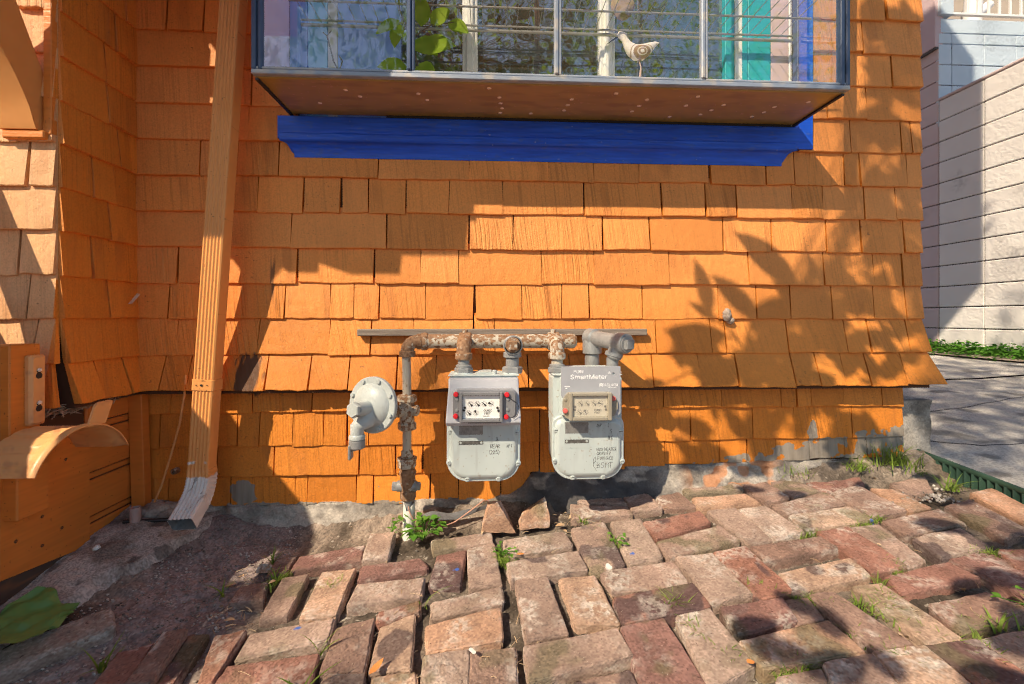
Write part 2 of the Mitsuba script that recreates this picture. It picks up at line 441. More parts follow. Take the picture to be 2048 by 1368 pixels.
mat('print_white', base_color=C(.85, .86, .88), roughness=.5)
mat('red_plug', base_color=C(.62, .02, .03), roughness=.35, specular=.5)
mat('faded_red_plug', base_color=C(.62, .13, .12), roughness=.4, specular=.5)
mat('label_metal', base_color=P(lambda p, n, uv: mix((.16, .16, .16), (.34, .34, .33), fbm(p.x * 180, p.z * 120, 2, 3))), roughness=.4, metallic=.4)
mat('label_dark', base_color=P(lambda p, n, uv: mix((.06, .06, .06), (.22, .22, .21), fbm(p.x * 190, p.z * 150, 5, 3))), roughness=.4, metallic=.4)
mat('white_pvc', base_color=P(lambda p, n, uv: mix((.72, .71, .67), (.60, .57, .50), sstep(.5, .8, fbm(p.x * 30, p.z * 30, p.y * 30, 3)))), roughness=.4)
mat('pink_pvc', base_color=C(.42, .31, .28), roughness=.6)
bumped('weathered_wood', lambda p, n, uv: fbm(p.x * 14, p.z * 300, p.y * 300, 3), .002, base_color=P(lambda p, n, uv: mix((.11, .085, .07), (.30, .25, .21), fbm(p.x * 9, p.z * 160, p.y * 160, 4))), roughness=.85)
mat('copper_wire', base_color=C(.62, .34, .25), roughness=.4, metallic=.3)
mat('white_wire', base_color=C(.55, .50, .46), roughness=.6)
mat('dry_twig', base_color=P(lambda p, n, uv: mix((.30, .22, .14), (.48, .38, .27), noise(p.x * 90, p.z * 90, p.y * 90))), roughness=.8)
mat('mud_nest', base_color=P(lambda p, n, uv: mix((.20, .15, .12), (.42, .36, .31), fbm(p.x * 120, p.z * 120, p.y * 120, 3))), roughness=.9)
mat('pale_wood', base_color=P(lambda p, n, uv: mix((.52, .34, .24), (.62, .46, .36), fbm(p.x * 60, p.z * 60, p.y * 60, 3))), roughness=.7)
def bird_color(p, n, uv):
    d = dr.sqrt(dr.square((p.x - .452) * .75) + dr.square(p.z - 1.389))
    rings = noise(d * 260 + 2 * noise(p.x * 30, p.z * 30, 1), 3, 1)
    return mix((.68, .64, .58), (.30, .20, .13), sstep(.55, .75, rings) * sstep(.05, .03, d))
mat('carved_wood', base_color=P(bird_color), roughness=.6)
mat('tarp_green', base_color=P(lambda p, n, uv: mix((.07, .21, .055), (.19, .33, .10), fbm(p.x * 9, p.y * 12, 1, 4))), roughness=.32, specular=.5)
mat('edging_green', base_color=C(.028, .065, .046), roughness=.45)
def leafmat(key, a, b, tr):
    scene[key] = {'type': 'principledthin', 'base_color': P(lambda p, n, uv: mix(a, b, noise(p.x * 45, p.y * 45, p.z * 45))), 'roughness': .4, 'diff_trans': tr, 'spec_trans': 0.0}
leafmat('grass_blade', (.15, .26, .035), (.30, .40, .09), .7)
leafmat('weed_leaf', (.09, .24, .03), (.20, .38, .06), .6)
leafmat('ivy_leaf', (.045, .15, .02), (.13, .30, .045), .6)
mat('sunlit_trim', base_color=P(lambda p, n, uv: mix((.64, .26, .06), (.70, .31, .09), fbm(p.x * 12, p.z * 30, p.y * 12, 3))), roughness=.6)  # trim paint made paler so the bracket looks sunlit
leafmat('backlit_leaf', (.10, .22, .02), (.40, .58, .08), 1.0)
leafmat('pot_plant_leaf', (.20, .34, .03), (.36, .48, .07), .8)
mat('dry_leaf', base_color=P(lambda p, n, uv: mix((.36, .22, .12), (.55, .42, .28), noise(p.x * 60, p.y * 60, p.z * 60))), roughness=.7)
mat('orange_chip', base_color=C(.66, .25, .07), roughness=.6)
scene['tree_leaf'] = {'type': 'twosided', 'bsdf': {'type': 'diffuse', 'reflectance': P(lambda p, n, uv: mix((.040, .095, .018), (.12, .22, .045), noise(p.x * 6, p.y * 6, p.z * 6)))}}
mat('bark', base_color=C(.12, .095, .075), roughness=.9)
mat('teal_board', base_color=C(.02, .36, .40), roughness=.5)
mat('white_sash', base_color=P(lambda p, n, uv: mix((.66, .68, .64), (.76, .77, .72), fbm(p.x * 12, p.z * 30, 1, 3))), roughness=.5)
mat('reflected_lilac', base_color=C(.66, .62, .86), roughness=.6)  # sky reflected in the end pane, painted as solid lilac
mat('reflected_sky_blue', base_color=C(.30, .62, .88), roughness=.5)  # blues of the sky reflected in the left pane, painted on boards
mat('reflected_mid_blue', base_color=C(.25, .42, .84), roughness=.5)
mat('pink_board', base_color=C(.56, .43, .44), roughness=.6)
mat('shelf_wire', base_color=C(.36, .36, .34), roughness=.4, metallic=.5)
mat('hanging_stone', base_color=P(lambda p, n, uv: mix((.22, .16, .12), (.36, .28, .22), fbm(p.x * 60, p.z * 60, 1, 3))), roughness=.8)
mat('white_rail', base_color=C(.74, .74, .74), roughness=.4)
mat('terrain_dirt', base_color=C(.20, .17, .14), roughness=1.0)
mat('far_house_paint', base_color=C(.42, .36, .30), roughness=.9)

# ------------------------------------------------------------------ the shingled house
house = thing('shingled_house', 'orange house clad in painted wood shingles, flared out in a skirt above its low base', 'house')
XR, XE, YW = -1.09, 1.455, -.25          # return wall, right end, front of the wing
COURSES = {  # bottom height of each course and its vertical joints, metres
 'C0': (1.599, [-1.03, -.82, -.6, 1.328]),
 'C1': (1.488, [-.992, -.881, 1.247]), 'C2': (1.377, [1.351]), 'C3': (1.266, [-.74, 1.123, 1.261]),
 'C4': (1.155, [-.748, 1.205, 1.383, 1.418]),
 'C5': (1.044, [-.896, -.78, -.656, -.348, -.063, .189, .339, .489, .723, .915, 1.012, 1.067, 1.184, 1.238, 1.406]),
 'C6': (.933, [-.719, -.581, -.465, -.382, -.264, -.125, .043, .307, .561, .709, .814, 1.003, 1.11, 1.254, 1.365]),
 'C7': (.822, [-.618, -.324, -.063, .079, .368, .521, .77, .934, 1.123, 1.241, 1.391]),
 'C8': (.711, [-.961, -.601, -.362, -.217, -.096, .167, .34, .588, .854, 1.112, 1.285, 1.388]),
 'C9': (.600, [-.986, -.636, -.499, -.425, -.345, -.201, -.046, .106, .236, .323, .5, .754, .882, .998, 1.141, 1.287, 1.397]),
 'C10': (.489, [-.957, -.712, -.497, -.37, -.239, -.049, .017, .277, .368, .542, .724, .772, .98, 1.179, 1.26, 1.396]),
 'C11': (.383, [-.985, -.907, -.751, -.679, -.549, -.431, -.286, -.165, -.022, .12, .254, .389, .524, .673, .798, .985, 1.067, 1.156, 1.236, 1.362]),
}
def flare(z):
    """how far the sheathing stands out of the plane of the wall at height z"""
    t = max(0.0, min(1.0, (.66 - z) / .28))
    return .044 * t * t

ident = [0]
def shingle_mesh(z0, z1, x0, x1, f0, f1, t, to, skew=(0, 0), frontless=False, nx=6):
    """one shingle: x along the wall, y out of it (negative), z up; to(v) puts it on its wall"""
    xs = np.linspace(0, 1, nx)
    rows = [(0, .0015, 0), (.0022, 0, .1), (.45 * (z1 - z0), 0, .5), (z1 - z0, 0, 1)]
    cup = R.uniform(-.0015, .003)
    jag = np.array([R.uniform(-.0018, .0018) for _ in xs])
    drop = R.uniform(-.003, .002)
    tilt = R.uniform(-.003, .003)
    v = []
    for dz, inset, a in rows:
        w = dz / (z1 - z0)
        for i, u in enumerate(xs):
            xx = x0 + skew[0] * (1 - w) + (x1 + skew[1] * (1 - w) - x0 - skew[0] * (1 - w)) * u
            zz = z0 + dz + (1 - w) * (jag[i] + drop + tilt * (u - .5))
            yy = -(f0 * (1 - w) + f1 * w) - (t * (1 - w) + .0025 * w) + inset - cup * 4 * u * (1 - u) * (1 - w)
            v.append((xx, yy, zz))
    n = nx
    nb = len(v)
    for (u0, zz, ff) in ((0, z0 + drop, f0), (1, z0 + drop, f0), (0, z1, f1), (1, z1, f1)):
        k = (0 if u0 == 0 else n - 1) + (0 if zz < z1 - .01 else 3 * n)
        v.append((v[k][0], -ff + .004, zz))
    f = []
    for r in range(3):
        for i in range(n - 1):
            a, b, c, d = r * n + i, r * n + i + 1, (r + 1) * n + i + 1, (r + 1) * n + i
            f += [[a, b, c], [a, c, d]]
    bl, br, tl, tr = nb, nb + 1, nb + 2, nb + 3
    for i in range(n - 1):
        f.append([bl if i < n // 2 else br, i + 1, i])
    f.append([bl, br, n // 2])
    for side, (a, b) in ((0, (bl, tl)), (n - 1, (br, tr))):
        col = [r * n + side for r in range(4)]
        for r in range(3):
            q = [a, col[r], col[r + 1]] if side else [a, col[r + 1], col[r]]
            f.append(q)
        f.append([a, col[3], b] if side else [a, b, col[3]])
    m = mesh([to(np.array(p)) for p in v], f)
    return m

def put_shingle(parent, z0, z1, x0, x1, f0, f1, to, t=None, skew=(0, 0)):
    ident[0] += 1
    t = t or R.uniform(.0105, .0165)
    m = shingle_mesh(z0, z1, x0, x1, f0, f1, t, to, skew)
    m = trimesh.graph.smooth_shade(m, angle=math.radians(35), facet_minarea=None)
    k = numbered(parent + '__shingle')
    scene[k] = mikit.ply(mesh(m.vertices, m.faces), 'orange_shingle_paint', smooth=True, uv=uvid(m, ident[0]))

SKEW = {('C9', 1.141): -.008, ('C9', .754): 0, ('C10', .98): -.006, ('C11', 1.236): .006, ('C11', .673): -.01, ('C9', 1.287): -.005}
def clad(parent, names, lo, hi, to, f=True, joints=None, over=.018, hole=None):
    for nme in names:
        z0 = COURSES[nme][0]
        idx = list(COURSES).index(nme)
        z1 = (COURSES[list(COURSES)[idx - 1]][0] if idx else z0 + .111) + over
        js = [j for j in (joints[nme] if joints is not None else COURSES[nme][1]) if lo < j < hi]
        xs = [lo] + js + [hi]
        f0, f1 = (flare(z0), flare(z1)) if f else (0, 0)
        if hole and z0 > 1.1:
            xs = sorted([x for x in xs if x < -.64 or x > 1.05] + [-.60, 1.022])
        for a, b in zip(xs[:-1], xs[1:]):
            if hole and hole(.5 * (a + b), z0):
                continue
            g = R.uniform(.0008, .0032)
            h = R.uniform(.0008, .0032)
            ea = (R.uniform(-.004, .004), R.uniform(-.004, .004))
            if a == lo: ea = (-.5 * (f0 - f1) * 0, ea[1]); g = 0
            if b == hi: ea = (ea[0], (f0 if f else 0) + R.uniform(-.002, .003)); h = 0
            put_shingle(parent, z0, z1, a + g, b - h, f0, f1, to, skew=ea)

# main wall: sheathing with the flare, then its shingles
main = house + '__wall'
zz = [.372, .40, .45, .5, .55, .6, .66, 1.2]
prof = [(-(flare(z)) + .003, z) for z in zz]
poly = prof[:7] + [(-(flare(1.2)) + .003, 1.2), (.16, 1.2), (.16, .372)]
backing = prism_yz(poly, XR - .02, XE - .004)
upper = [box(XR - .02, -.60, .003, .16, 1.2, 1.70), box(1.015, XE - .004, .003, .16, 1.2, 1.70)]
S(main, [backing] + upper, 'bare_sheathing', smooth=False)
ident_to = lambda v: v
clad(main, list(COURSES), XR, XE, ident_to, hole=lambda x, z: z > 1.1 and -.60 < x < 1.02)
# end faces of the right-hand corner (narrow shingles that turn the corner)
for z0 in [c[0] for c in COURSES.values()]:
    f0 = flare(z0)
    put_shingle(main, z0, z0 + .125, 0.0, .155, f0, flare(z0 + .11), lambda v: np.array([XE - .006 - v[1], v[0] + .002 - .5 * 0, v[2]]))

# low wall under the skirt
LOW = [('L1', .304, .40, [-.99, -.745, -.661, -.559, -.37, -.226, -.077, .068, .214, .345, .576, .772, .977, 1.031, 1.081, 1.194, 1.328]),
       ('L2', .198, .304, [-1.025, -.791, -.722, -.619, -.525, -.452, -.384, -.142, .011, .165, .329, .553, .667, .879, 1.022, 1.224]),
       ('L3', .103, .198, [-.85, -.678, -.413, -.299, -.212, -.045, .165, .312, .444, .579, .767, .86, .958, 1.076, 1.199, 1.275]),
       ('L4', .012, .103, [-1.0, -.812, -.613, -.575, -.423, -.368, -.188, -.099, .039])]
lowwall = S(house + '__wall', box(XR - .02, 1.395, .016, .2, -.1, .39), 'bare_sheathing', smooth=False)
for nme, z0, z1, js in LOW:
    hi = 1.406 if nme != 'L4' else .135
    xs = [XR] + js + [hi]
    zt = z1 + .012
    for a, b in zip(xs[:-1], xs[1:]):
        if nme == 'L3' and a > .36: z0b = .115 + .02 * (a - .36)
        else: z0b = z0
        g, h = R.uniform(.0006, .0026), R.uniform(.0006, .0026)
        put_shingle(lowwall, z0b, zt, a + g, b - h, -.014, -.014, ident_to, t=R.uniform(.009, .0135), skew=(R.uniform(-.003, .003), R.uniform(-.003, .003)))

# return wall (faces +x), courses level with the main wall
ret = S(house + '__wall', prism_xz([(XR - .06, .372), (XR + flare(.39) - .003, .372), (XR + flare(.5) - .003, .5), (XR + flare(.58) - .003, .58), (XR - .003, .7), (XR - .003, 4.2), (XR - .06, 4.2)], YW + .003, .02), 'bare_sheathing', smooth=False)
RJ = {'C0': [-.12], 'C1': [-.17, -.05], 'C2': [-.086], 'C3': [-.121], 'C4': [-.114], 'C5': [-.078, -.035], 'C6': [-.16, -.09], 'C7': [-.109], 'C8': [-.164], 'C9': [-.112], 'C10': [], 'C11': [-.175, -.083]}
to_ret = lambda v: np.array([XR - v[1], v[0], v[2]])
clad(ret, list(COURSES), YW, -.002, to_ret, joints=RJ)
# front of the wing (faces -y)
wing = S(house + '__wall', box(-2.2, XR - .003, YW + .002, YW + .06, .36, 4.2), 'bare_sheathing', smooth=False)
WJ = {'C0': [-1.3], 'C1': [-1.25], 'C2': [-1.18], 'C3': [-1.22], 'C4': [-1.16], 'C5': [-1.33, -1.178], 'C6': [-1.3, -1.153], 'C7': [-1.27], 'C8': [-1.31, -1.175], 'C9': [-1.28, -1.15], 'C10': [-1.26, -1.129], 'C11': [-1.24, -1.15]}
to_wing = lambda v: np.array([v[0], YW + v[1], v[2]])
clad(wing, list(COURSES), -1.45, XR - .001, to_wing, joints=WJ)
# upper walls above the picture; eave and overhanging storey added to cast shade
S(house + '__wall', [box(XR, XE - .01, .012, .2, 1.70, 4.2), box(XE - .06, XE - .012, .2, 3.5, .3, 4.2)], 'orange_trim_paint', smooth=False)
S(house + '__upper_storey', [box(-3.0, 1.74, -.5, 3.8, 4.46, 7.2)], 'orange_trim_paint', smooth=False)  # added out of view so its corner shades the block wall
S(house + '__porch_eave', [prism_xz([(-1.36, 1.518), (-1.29, 1.518), (-1.24, 1.60), (-1.16, 1.585), (-1.05, 1.545), (-.897, 1.544), (-.897, 1.61), (-.687, 1.612), (-.687, 1.72), (-.66, 1.72), (-.66, 2.3), (-1.36, 2.3)], -.66, -.6),
                           box(-1.36, -.66, -.6, .012, 2.1, 2.3)], 'orange_trim_paint', smooth=False)  # unseen eave, its stepped outline cut to the shade edge on the wall

# trims: window sill boards, corner trim, bracket, lap boards, plywood, base board, block
sill = house + '__sill'
S(sill, prism_yz([(.004, 1.158), (-.024, 1.158), (-.026, 1.161), (-.026, 1.226), (-.022, 1.229), (.004, 1.229)], -.652, 1.016), 'blue_trim_paint', smooth=30, label='blue painted flat board under the window')
pts = [(-.0, 1.172), (-.034, 1.172), (-.0395, 1.168), (-.0395, 1.15), (-.036, 1.146)]
pts += [(-.035 + .024 * math.sin(t) , 1.146 - .042 * (1 - math.cos(t)) ) for t in np.linspace(0, math.pi / 2, 7)]
pts += [(0, 1.104)]
mould = prism_yz(pts, -.641, 1.0)
v = mould.vertices
k = np.clip((1.146 - v[:, 2]) / .042, 0, 1)          # the ends are cut back along the same curve
cut = .034 * np.sqrt(np.clip(1 - (1 - k) ** 2, 0, 1)) * (k > 0)
mould.vertices[:, 0] += np.where(v[:, 0] < 0, cut, -cut)
S(house + '__sill', mould, 'blue_trim_paint', smooth=35, label='blue painted cove moulding under the flat board')
S(house + '__casing', [prism_xz([(1.018, 1.158), (1.0665, 1.158), (1.0665, 1.72), (1.018, 1.72)], -.021, .004)], 'blue_trim_paint', smooth=False, label='blue window casing at the right')
trim = cbox(0, .040, -.032, -.002, .0, .385, .002)
v = trim.vertices
v[:, 0] += -1.092 + .012 * (1 - v[:, 2] / .385)
S(house + '__corner_trim', trim, 'orange_trim_paint', smooth=20)
lap = house + '__lap_siding'
S(lap, box(-1.16, -1.0965, -.45, .0, -.05, .352), 'bare_sheathing', smooth=False)
for z0, z1 in ((.314, .372), (.293, .3105), (.178, .2895), (.159, .1745), (.057, .1555), (.038, .0535), (-.03, .0345)):
    S(lap + '__board', prism_yz([(0, z0), (0, z1), (0, z1)], 0, 0.001) if False else cbox(-1.10, -1.0885 - (.003 if z1 - z0 < .03 else 0), -.172, -.014, z0, z1, .004), 'orange_trim_paint', smooth=20)
ply_ = [(-.171, -.014), (-1.25, .14), (-1.25, .30), (-.22, .30), (-.185, .296), (-.173, .28)]
S(house + '__side_panel', prism_yz(ply_, -1.10, -1.0805), 'orange_trim_paint', smooth=False, label='orange plywood sheet beside the steps')
bb = prism_yz([(-.012, -.12), (-.012, -.002), (-.172, -.002), (-.172, .01), (-1.25, .17), (-1.25, -.3)], -1.115, -1.086)
for y, z in ((-.30, .05), (-.36, .09), (-.25, .07), (-.24, .24), (-.34, .20), (-.30, .12)):
    S(house + '__side_panel__nail', lathe([(.0012, .0004), (.003, .0008), (.0042, 0)], (-1.0806, y, z), (1, 0, 0), 8), 'bare_sheathing', smooth=False)
S(house + '__base_board', bb, 'weathered_board', smooth=False, label='weathered board with worn paint along the ground')
S(house + '__ledge', box(-1.40, -1.098, -.45, YW + .01, .34, .352), 'orange_trim_paint', smooth=False)
post = house + '__post'
S(post, cbox(-1.12, -1.062, -.392, -.322, .28, .541, .003), 'orange_trim_paint', smooth=20)
S(house + '__post', cbox(-1.10, -1.052, -.386, -.312, .145, .33, .003), 'orange_trim_paint', smooth=20)
# curved bracket under the overhang
from shapely.geometry import Polygon
bp = [(-.2495, 1.068), (-.278, 1.068), (-.284, 1.083)]
for t in np.linspace(0, 1, 14):
    bp.append((-.284 - .30 * t ** 1.35, 1.083 + .40 * t))
bp += [(-.62, 1.50), (-.62, 1.62), (-.45, 1.62), (-.333, 1.37), (-.2495, 1.19)]
br = prism_yz(bp, -1.205, -1.116)
S(house + '__bracket', br, 'sunlit_trim', smooth=30, label='curved wooden bracket at the top left')
S(house + '__bracket', cbox(-1.20, -1.10, -.276, -.2505, 1.046, 1.066, .003), 'orange_trim_paint', smooth=20, label='small block under the curved bracket')
S(house + '__corner_trim', cbox(-1.112, -1.0915, -.266, -.2485, 1.06, 1.42, .002), 'orange_trim_paint', smooth=20)

# foundation mortar and the concrete plinth at the corner
def lumpy_strip():
    xs = np.linspace(-1.06, 1.42, 330)
    top = np.interp(xs, [-1.06, -.95, -.62, -.3, .02, .10, .15, .34, .62, .66, .95, 1.1, 1.42], [.03, .012, .013, .02, .02, .05, .107, .115, .120, .118, .128, .125, .10])
    gr = zg(xs, 0)
    v, f = [], []
    nr = 16
    for j in range(nr):
        w = j / (nr - 1)
        zz = top * (1 - w) + (gr - .05) * w
        yy = .010 - .026 * np.sin(np.pi * min(1, w * 1.1) * .5) - .04 * w ** 2.5
        v.append(np.stack([xs, np.full_like(xs, yy), zz], 1))
    v = np.concatenate(v)
    d = meshkit.fbm(v * [24, 24, 34], 4, 3) - .5
    v[:, 1] -= d * .045 + .006
    v[:, 2] += (meshkit.fbm(v * [30, 30, 30], 3, 9) - .5) * .016
    n = len(xs)
    for j in range(nr - 1):
        for i in range(n - 1):
            a = j * n + i
            f += [[a, a + n, a + n + 1], [a, a + n + 1, a + 1]]
    back = v[:n] + [0, .05, .004]
    o = len(v)
    v = np.vstack([v, back])
    for i in range(n - 1):
        f += [[i, i + 1, o + i + 1], [i, o + i + 1, o + i]]
    return mesh(v, f)
S(house + '__foundation', lumpy_strip(), 'foundation_mortar', smooth=True, label='rough grey mortar along the foot of the wall')
pl = trimesh.creation.box((.135, .5, .42))
pl = pl.subdivide().subdivide().subdivide().subdivide()
pl.apply_translation((1.475, .29, .105))
pl = displaced(pl, .010, 18, 4)
S(house + '__foundation', pl, 'foundation_mortar', smooth=40, label='bare concrete corner of the foundation')

# ------------------------------------------------------------------ garden window
gw = thing('garden_window', 'box-shaped garden window with blue and silver metal frames above the gas meters', 'window')
BX0, BX1, BYF, BZ = -.622, 1.012, -.236, 1.238
S(gw + '__tray', cbox(BX0 + .004, BX1 - .006, BYF + .012, -.012, BZ, BZ + .012, .002), 'brown_panel', smooth=20, label='brown underside panel dotted with screws')
for x, y in ((-.40, -.17), (-.37, -.135), (-.2, -.16), (-.18, -.125), (.0, -.20), (.03, -.15), (.035, -.115), (.04, -.085), (.035, -.055), (.24, -.15), (.235, -.115), (.23, -.08), (.46, -.16), (.45, -.12), (.44, -.085), (.60, -.185), (.59, -.13), (.57, -.055), (.70, -.14), (.68, -.105), (.66, -.075), (.86, -.135), (.85, -.10), (.83, -.07), (.36, -.19), (-.5, -.09), (.13, -.055), (.94, -.17)):
    S(gw + '__tray__screw', lathe([(0, .0018), (.0035, .0016), (.0075, .0002), (.0108, -.0004)], (x, y, BZ + .0006), (0, 0, -1), 10), 'screw_steel', smooth=40)
S(gw + '__gasket', [box(BX0 + .004, BX0 + .012, BYF + .012, -.012, BZ - .006, BZ - .0005), box(BX1 - .014, BX1 - .006, BYF + .012, -.012, BZ - .006, BZ - .0005), box(BX0 + .3, BX1 - .02, -.021, -.012, BZ - .008, BZ - .0005)], 'dark_rubber', smooth=False)
S(gw + '__bottom_rail', [cbox(BX0, BX1, BYF - .003, BYF + .016, BZ + .003, BZ + .016, .002), cbox(BX0 + .002, BX1 - .002, BYF + .001, BYF + .018, BZ + .0165, BZ + .026, .003)], 'silver_lit_frame', smooth=20)
zt = 1.95
for x, w, dark in ((BX0 + .006, .012, 1), (BX0 + .022, .009, 1), (BX1 - .005, .011, 1), (BX1 - .021, .012, 1)):
    S(gw + '__stile', cbox(x - w / 2, x + w / 2, BYF - .002, BYF + .016, BZ + .0165, zt, .002), 'dark_blue_frame' if dark else 'silver_lit_frame', smooth=20)
for x in (-.208, .188, .596):
    S(gw + '__mullion', [cbox(x - .011, x + .001, BYF - .004, BYF + .014, BZ + .024, zt, .003), cbox(x + .0015, x + .009, BYF + .0005, BYF + .014, BZ + .024, zt, .002)], 'silver_lit_frame' if x > 0 else 'dark_blue_frame', smooth=20)
for y in (BYF + .03, -.02):
    for x in (BX0 + .004, BX1 - .004):
        S(gw + '__stile', cbox(x - .003, x + .003, y - .012, y + .012, BZ + .014, zt, .001), 'dark_blue_frame', smooth=20)
def sheet(p00, p10, p11, p01):
    return mesh([p00, p10, p11, p01], [[0, 1, 2], [0, 2, 3]])
xs = [BX0 + .024, -.208, .188, .596, BX1 - .022]
for a, b in zip(xs[:-1], xs[1:]):
    S(gw + '__pane', sheet((a, BYF + .006, BZ + .02), (b, BYF + .006, BZ + .02), (b, BYF + .006, zt), (a, BYF + .006, zt)), 'window_glass', smooth=False)
S(gw + '__pane', sheet((BX1 - .006, BYF + .012, BZ + .02), (BX1 - .006, -.012, BZ + .02), (BX1 - .006, -.012, zt), (BX1 - .006, BYF + .012, zt)), 'window_glass', smooth=False)
S(gw + '__side_panel', box(BX0 + .003, BX0 + .007, BYF + .013, -.011, BZ + .02, zt), 'reflected_lilac', smooth=False, label='lilac panel added for the sky reflected in the left end pane')
S(gw + '__pane', sheet((BX0, BYF, zt), (BX1, BYF, zt), (BX1, -.0, zt + .2), (BX0, 0, zt + .2)), 'window_glass', smooth=False)
S(gw + '__window_board', box(BX0 + .012, BX1 - .012, BYF + .02, -.004, BZ + .0135, BZ + .018), 'white_sash', smooth=False)
# two wire shelves
for z in (1.522,):
    w = [rod((-.58, y, z), (.99, y, z), .0032, 8) for y in (-.20, -.115, -.03)] + [rod((-.58, -.028, z - .014), (.99, -.028, z - .014), .005, 8)]
    S(gw + '__shelf', w, 'shelf_wire', smooth=30)
    x = -.56
    w = []
    while x < .98:
        w.append(rod((x, -.212, z + .004), (x, -.012, z + .004), .0012, 5))
        x += .036
    k = S(gw + '__shelf', w, 'shelf_wire', smooth=30)
# the house's own window behind
iw = house + '__window'
S(iw, [box(-.62, 1.04, .14, .16, 1.2, 2.2), box(-.62, 1.04, .02, .14, 1.18, 1.212)], 'white_sash', smooth=False)
S(iw + '__pane', sheet((-.29, .030, 1.21), (.79, .030, 1.21), (.79, .030, 2.1), (-.29, .030, 2.1)), 'textured_glass', smooth=False)
for x0, x1 in ((-.086, -.037), (.364, .414)):
    S(iw + '__sash', [cbox(x0, x1, .008, .038, 1.21, 2.1, .003), cbox(x0 + .013, x1 - .013, -.001, .009, 1.21, 2.1, .003)], 'white_sash', smooth=20)
S(iw + '__board', cbox(-.616, -.592, -.026, -.001, BZ + .02, 1.95, .002), 'reflected_mid_blue', smooth=20)
for x0, x1, mt in ((-.598, -.575, 'reflected_mid_blue'), (-.573, -.514, 'reflected_sky_blue'), (-.512, -.482, 'white_sash'), (-.480, -.285, 'reflected_mid_blue'),
                   (.786, .817, 'teal_board'), (.818, .841, 'white_sash'), (.842, .861, 'teal_board'), (.862, .940, 'teal_board'), (.942, 1.004, 'pink_board'), (1.0045, 1.014, 'white_sash')):
    dy = .002 + .007 * R.random()
    S(iw + '__board', cbox(x0, x1, dy, .038, 1.21, 2.1, .002), mt, smooth=20)
S(iw + '__sash', [box(-.62, 1.02, .004, .039, 2.1, 2.2)], 'white_sash', smooth=False)

# things standing in the window
bird = thing('bird_figurine', 'carved wooden shore bird on thin wire legs behind the glass', 'figurine')
sec = [(.348, 1.412, 0.001), (.385, 1.437, 0.0015)]
body_p = [(.381, 1.437, .004), (.388, 1.443, .0105), (.396, 1.441, .0125), (.404, 1.428, .010), (.412, 1.414, .0135), (.424, 1.400, .020), (.438, 1.392, .024), (.452, 1.393, .024), (.468, 1.402, .019), (.484, 1.413, .012), (.498, 1.421, .006), (.508, 1.423, .001)]
b = tube([(x, -.13, z) for x, z, r in body_p], [r for _, _, r in body_p], 14)
b.vertices[:, 1] = -.13 + (b.vertices[:, 1] + .13) * .7
S(bird + '__body', b, 'carved_wood', smooth=60)
S(bird + '__beak', tube([(.384, -.13, 1.438), (.366, -.13, 1.427), (.348, -.13, 1.413)], [.0024, .0018, .0008], 6), 'print_black', smooth=40)
for dx, w in ((0, 0), (.012, 1)):
    S(bird + '__leg', tube([(.445 + dx * .4, -.13 + .008 * w, 1.375), (.452 + dx * .3, -.13 + .008 * w, 1.35), (.439 + dx * 1.1, -.13 + .008 * w, 1.258)], .0016, 6), 'pale_wood', smooth=40)
dw = thing('driftwood_lump', 'pale knobbly lump of driftwood lying behind the window glass', 'driftwood')
m = trimesh.creation.icosphere(4, .03)
m.vertices *= [1.5, .55, .55]
m = displaced(m, .017, 42, 5)
m.apply_translation((.095, -.17, 1.268))
S(dw, m, 'pale_wood', smooth=True)
st = thing('hanging_stone', 'flat brown stone propped on the wire shelf near the bird', 'stone')
m = trimesh.creation.icosphere(3, .05)
m.vertices *= [.74, .3, .9]
m = displaced(m, .006, 30, 8)
m.apply_translation((.405, -.10, 1.553))
S(st, m, 'hanging_stone', smooth=True)

def leaf(length, width, fold=.25, curl=.2, n=5):
    """a pointed leaf along +x from the origin, face up"""
    v, f = [], []
    for i in range(n + 1):
        u = i / n
        w = width * .5 * (math.sin(math.pi * min(1, u ** .8)) ** .8 if 0 < u < 1 else .02)
        z = -curl * length * u * u
        v += [(u * length, -w, z + fold * w), (u * length, 0, z), (u * length, w, z + fold * w)]
    for i in range(n):
        a = 3 * i
        for k in (0, 1):
            f += [[a + k, a + k + 3, a + k + 4], [a + k, a + k + 4, a + k + 1]]
    return mesh(v, f)

def rot(m, rz=0, ry=0, rx=0, at=(0, 0, 0), s=1):
    m = m.copy()
    M = trimesh.transformations.euler_matrix(rx, ry, rz, 'sxyz')
    m.vertices = (m.vertices * s) @ M[:3, :3].T + np.asarray(at)
    return m

def lay_leaf(tipfrom, tip, width, facing=(0, -1, 0), **kw):
    """a leaf from one point to another, its upper face towards 'facing'"""
    p, q = np.asarray(tipfrom, float), np.asarray(tip, float)
    L = np.linalg.norm(q - p)
    x = (q - p) / L
    z = np.asarray(facing, float)
    z = z - x * np.dot(x, z)
    z /= np.linalg.norm(z)
    y = np.cross(z, x)
    m = leaf(L, width, **kw)
    m.vertices = m.vertices[:, :1] * x + m.vertices[:, 1:2] * y + m.vertices[:, 2:] * z + p
    return m

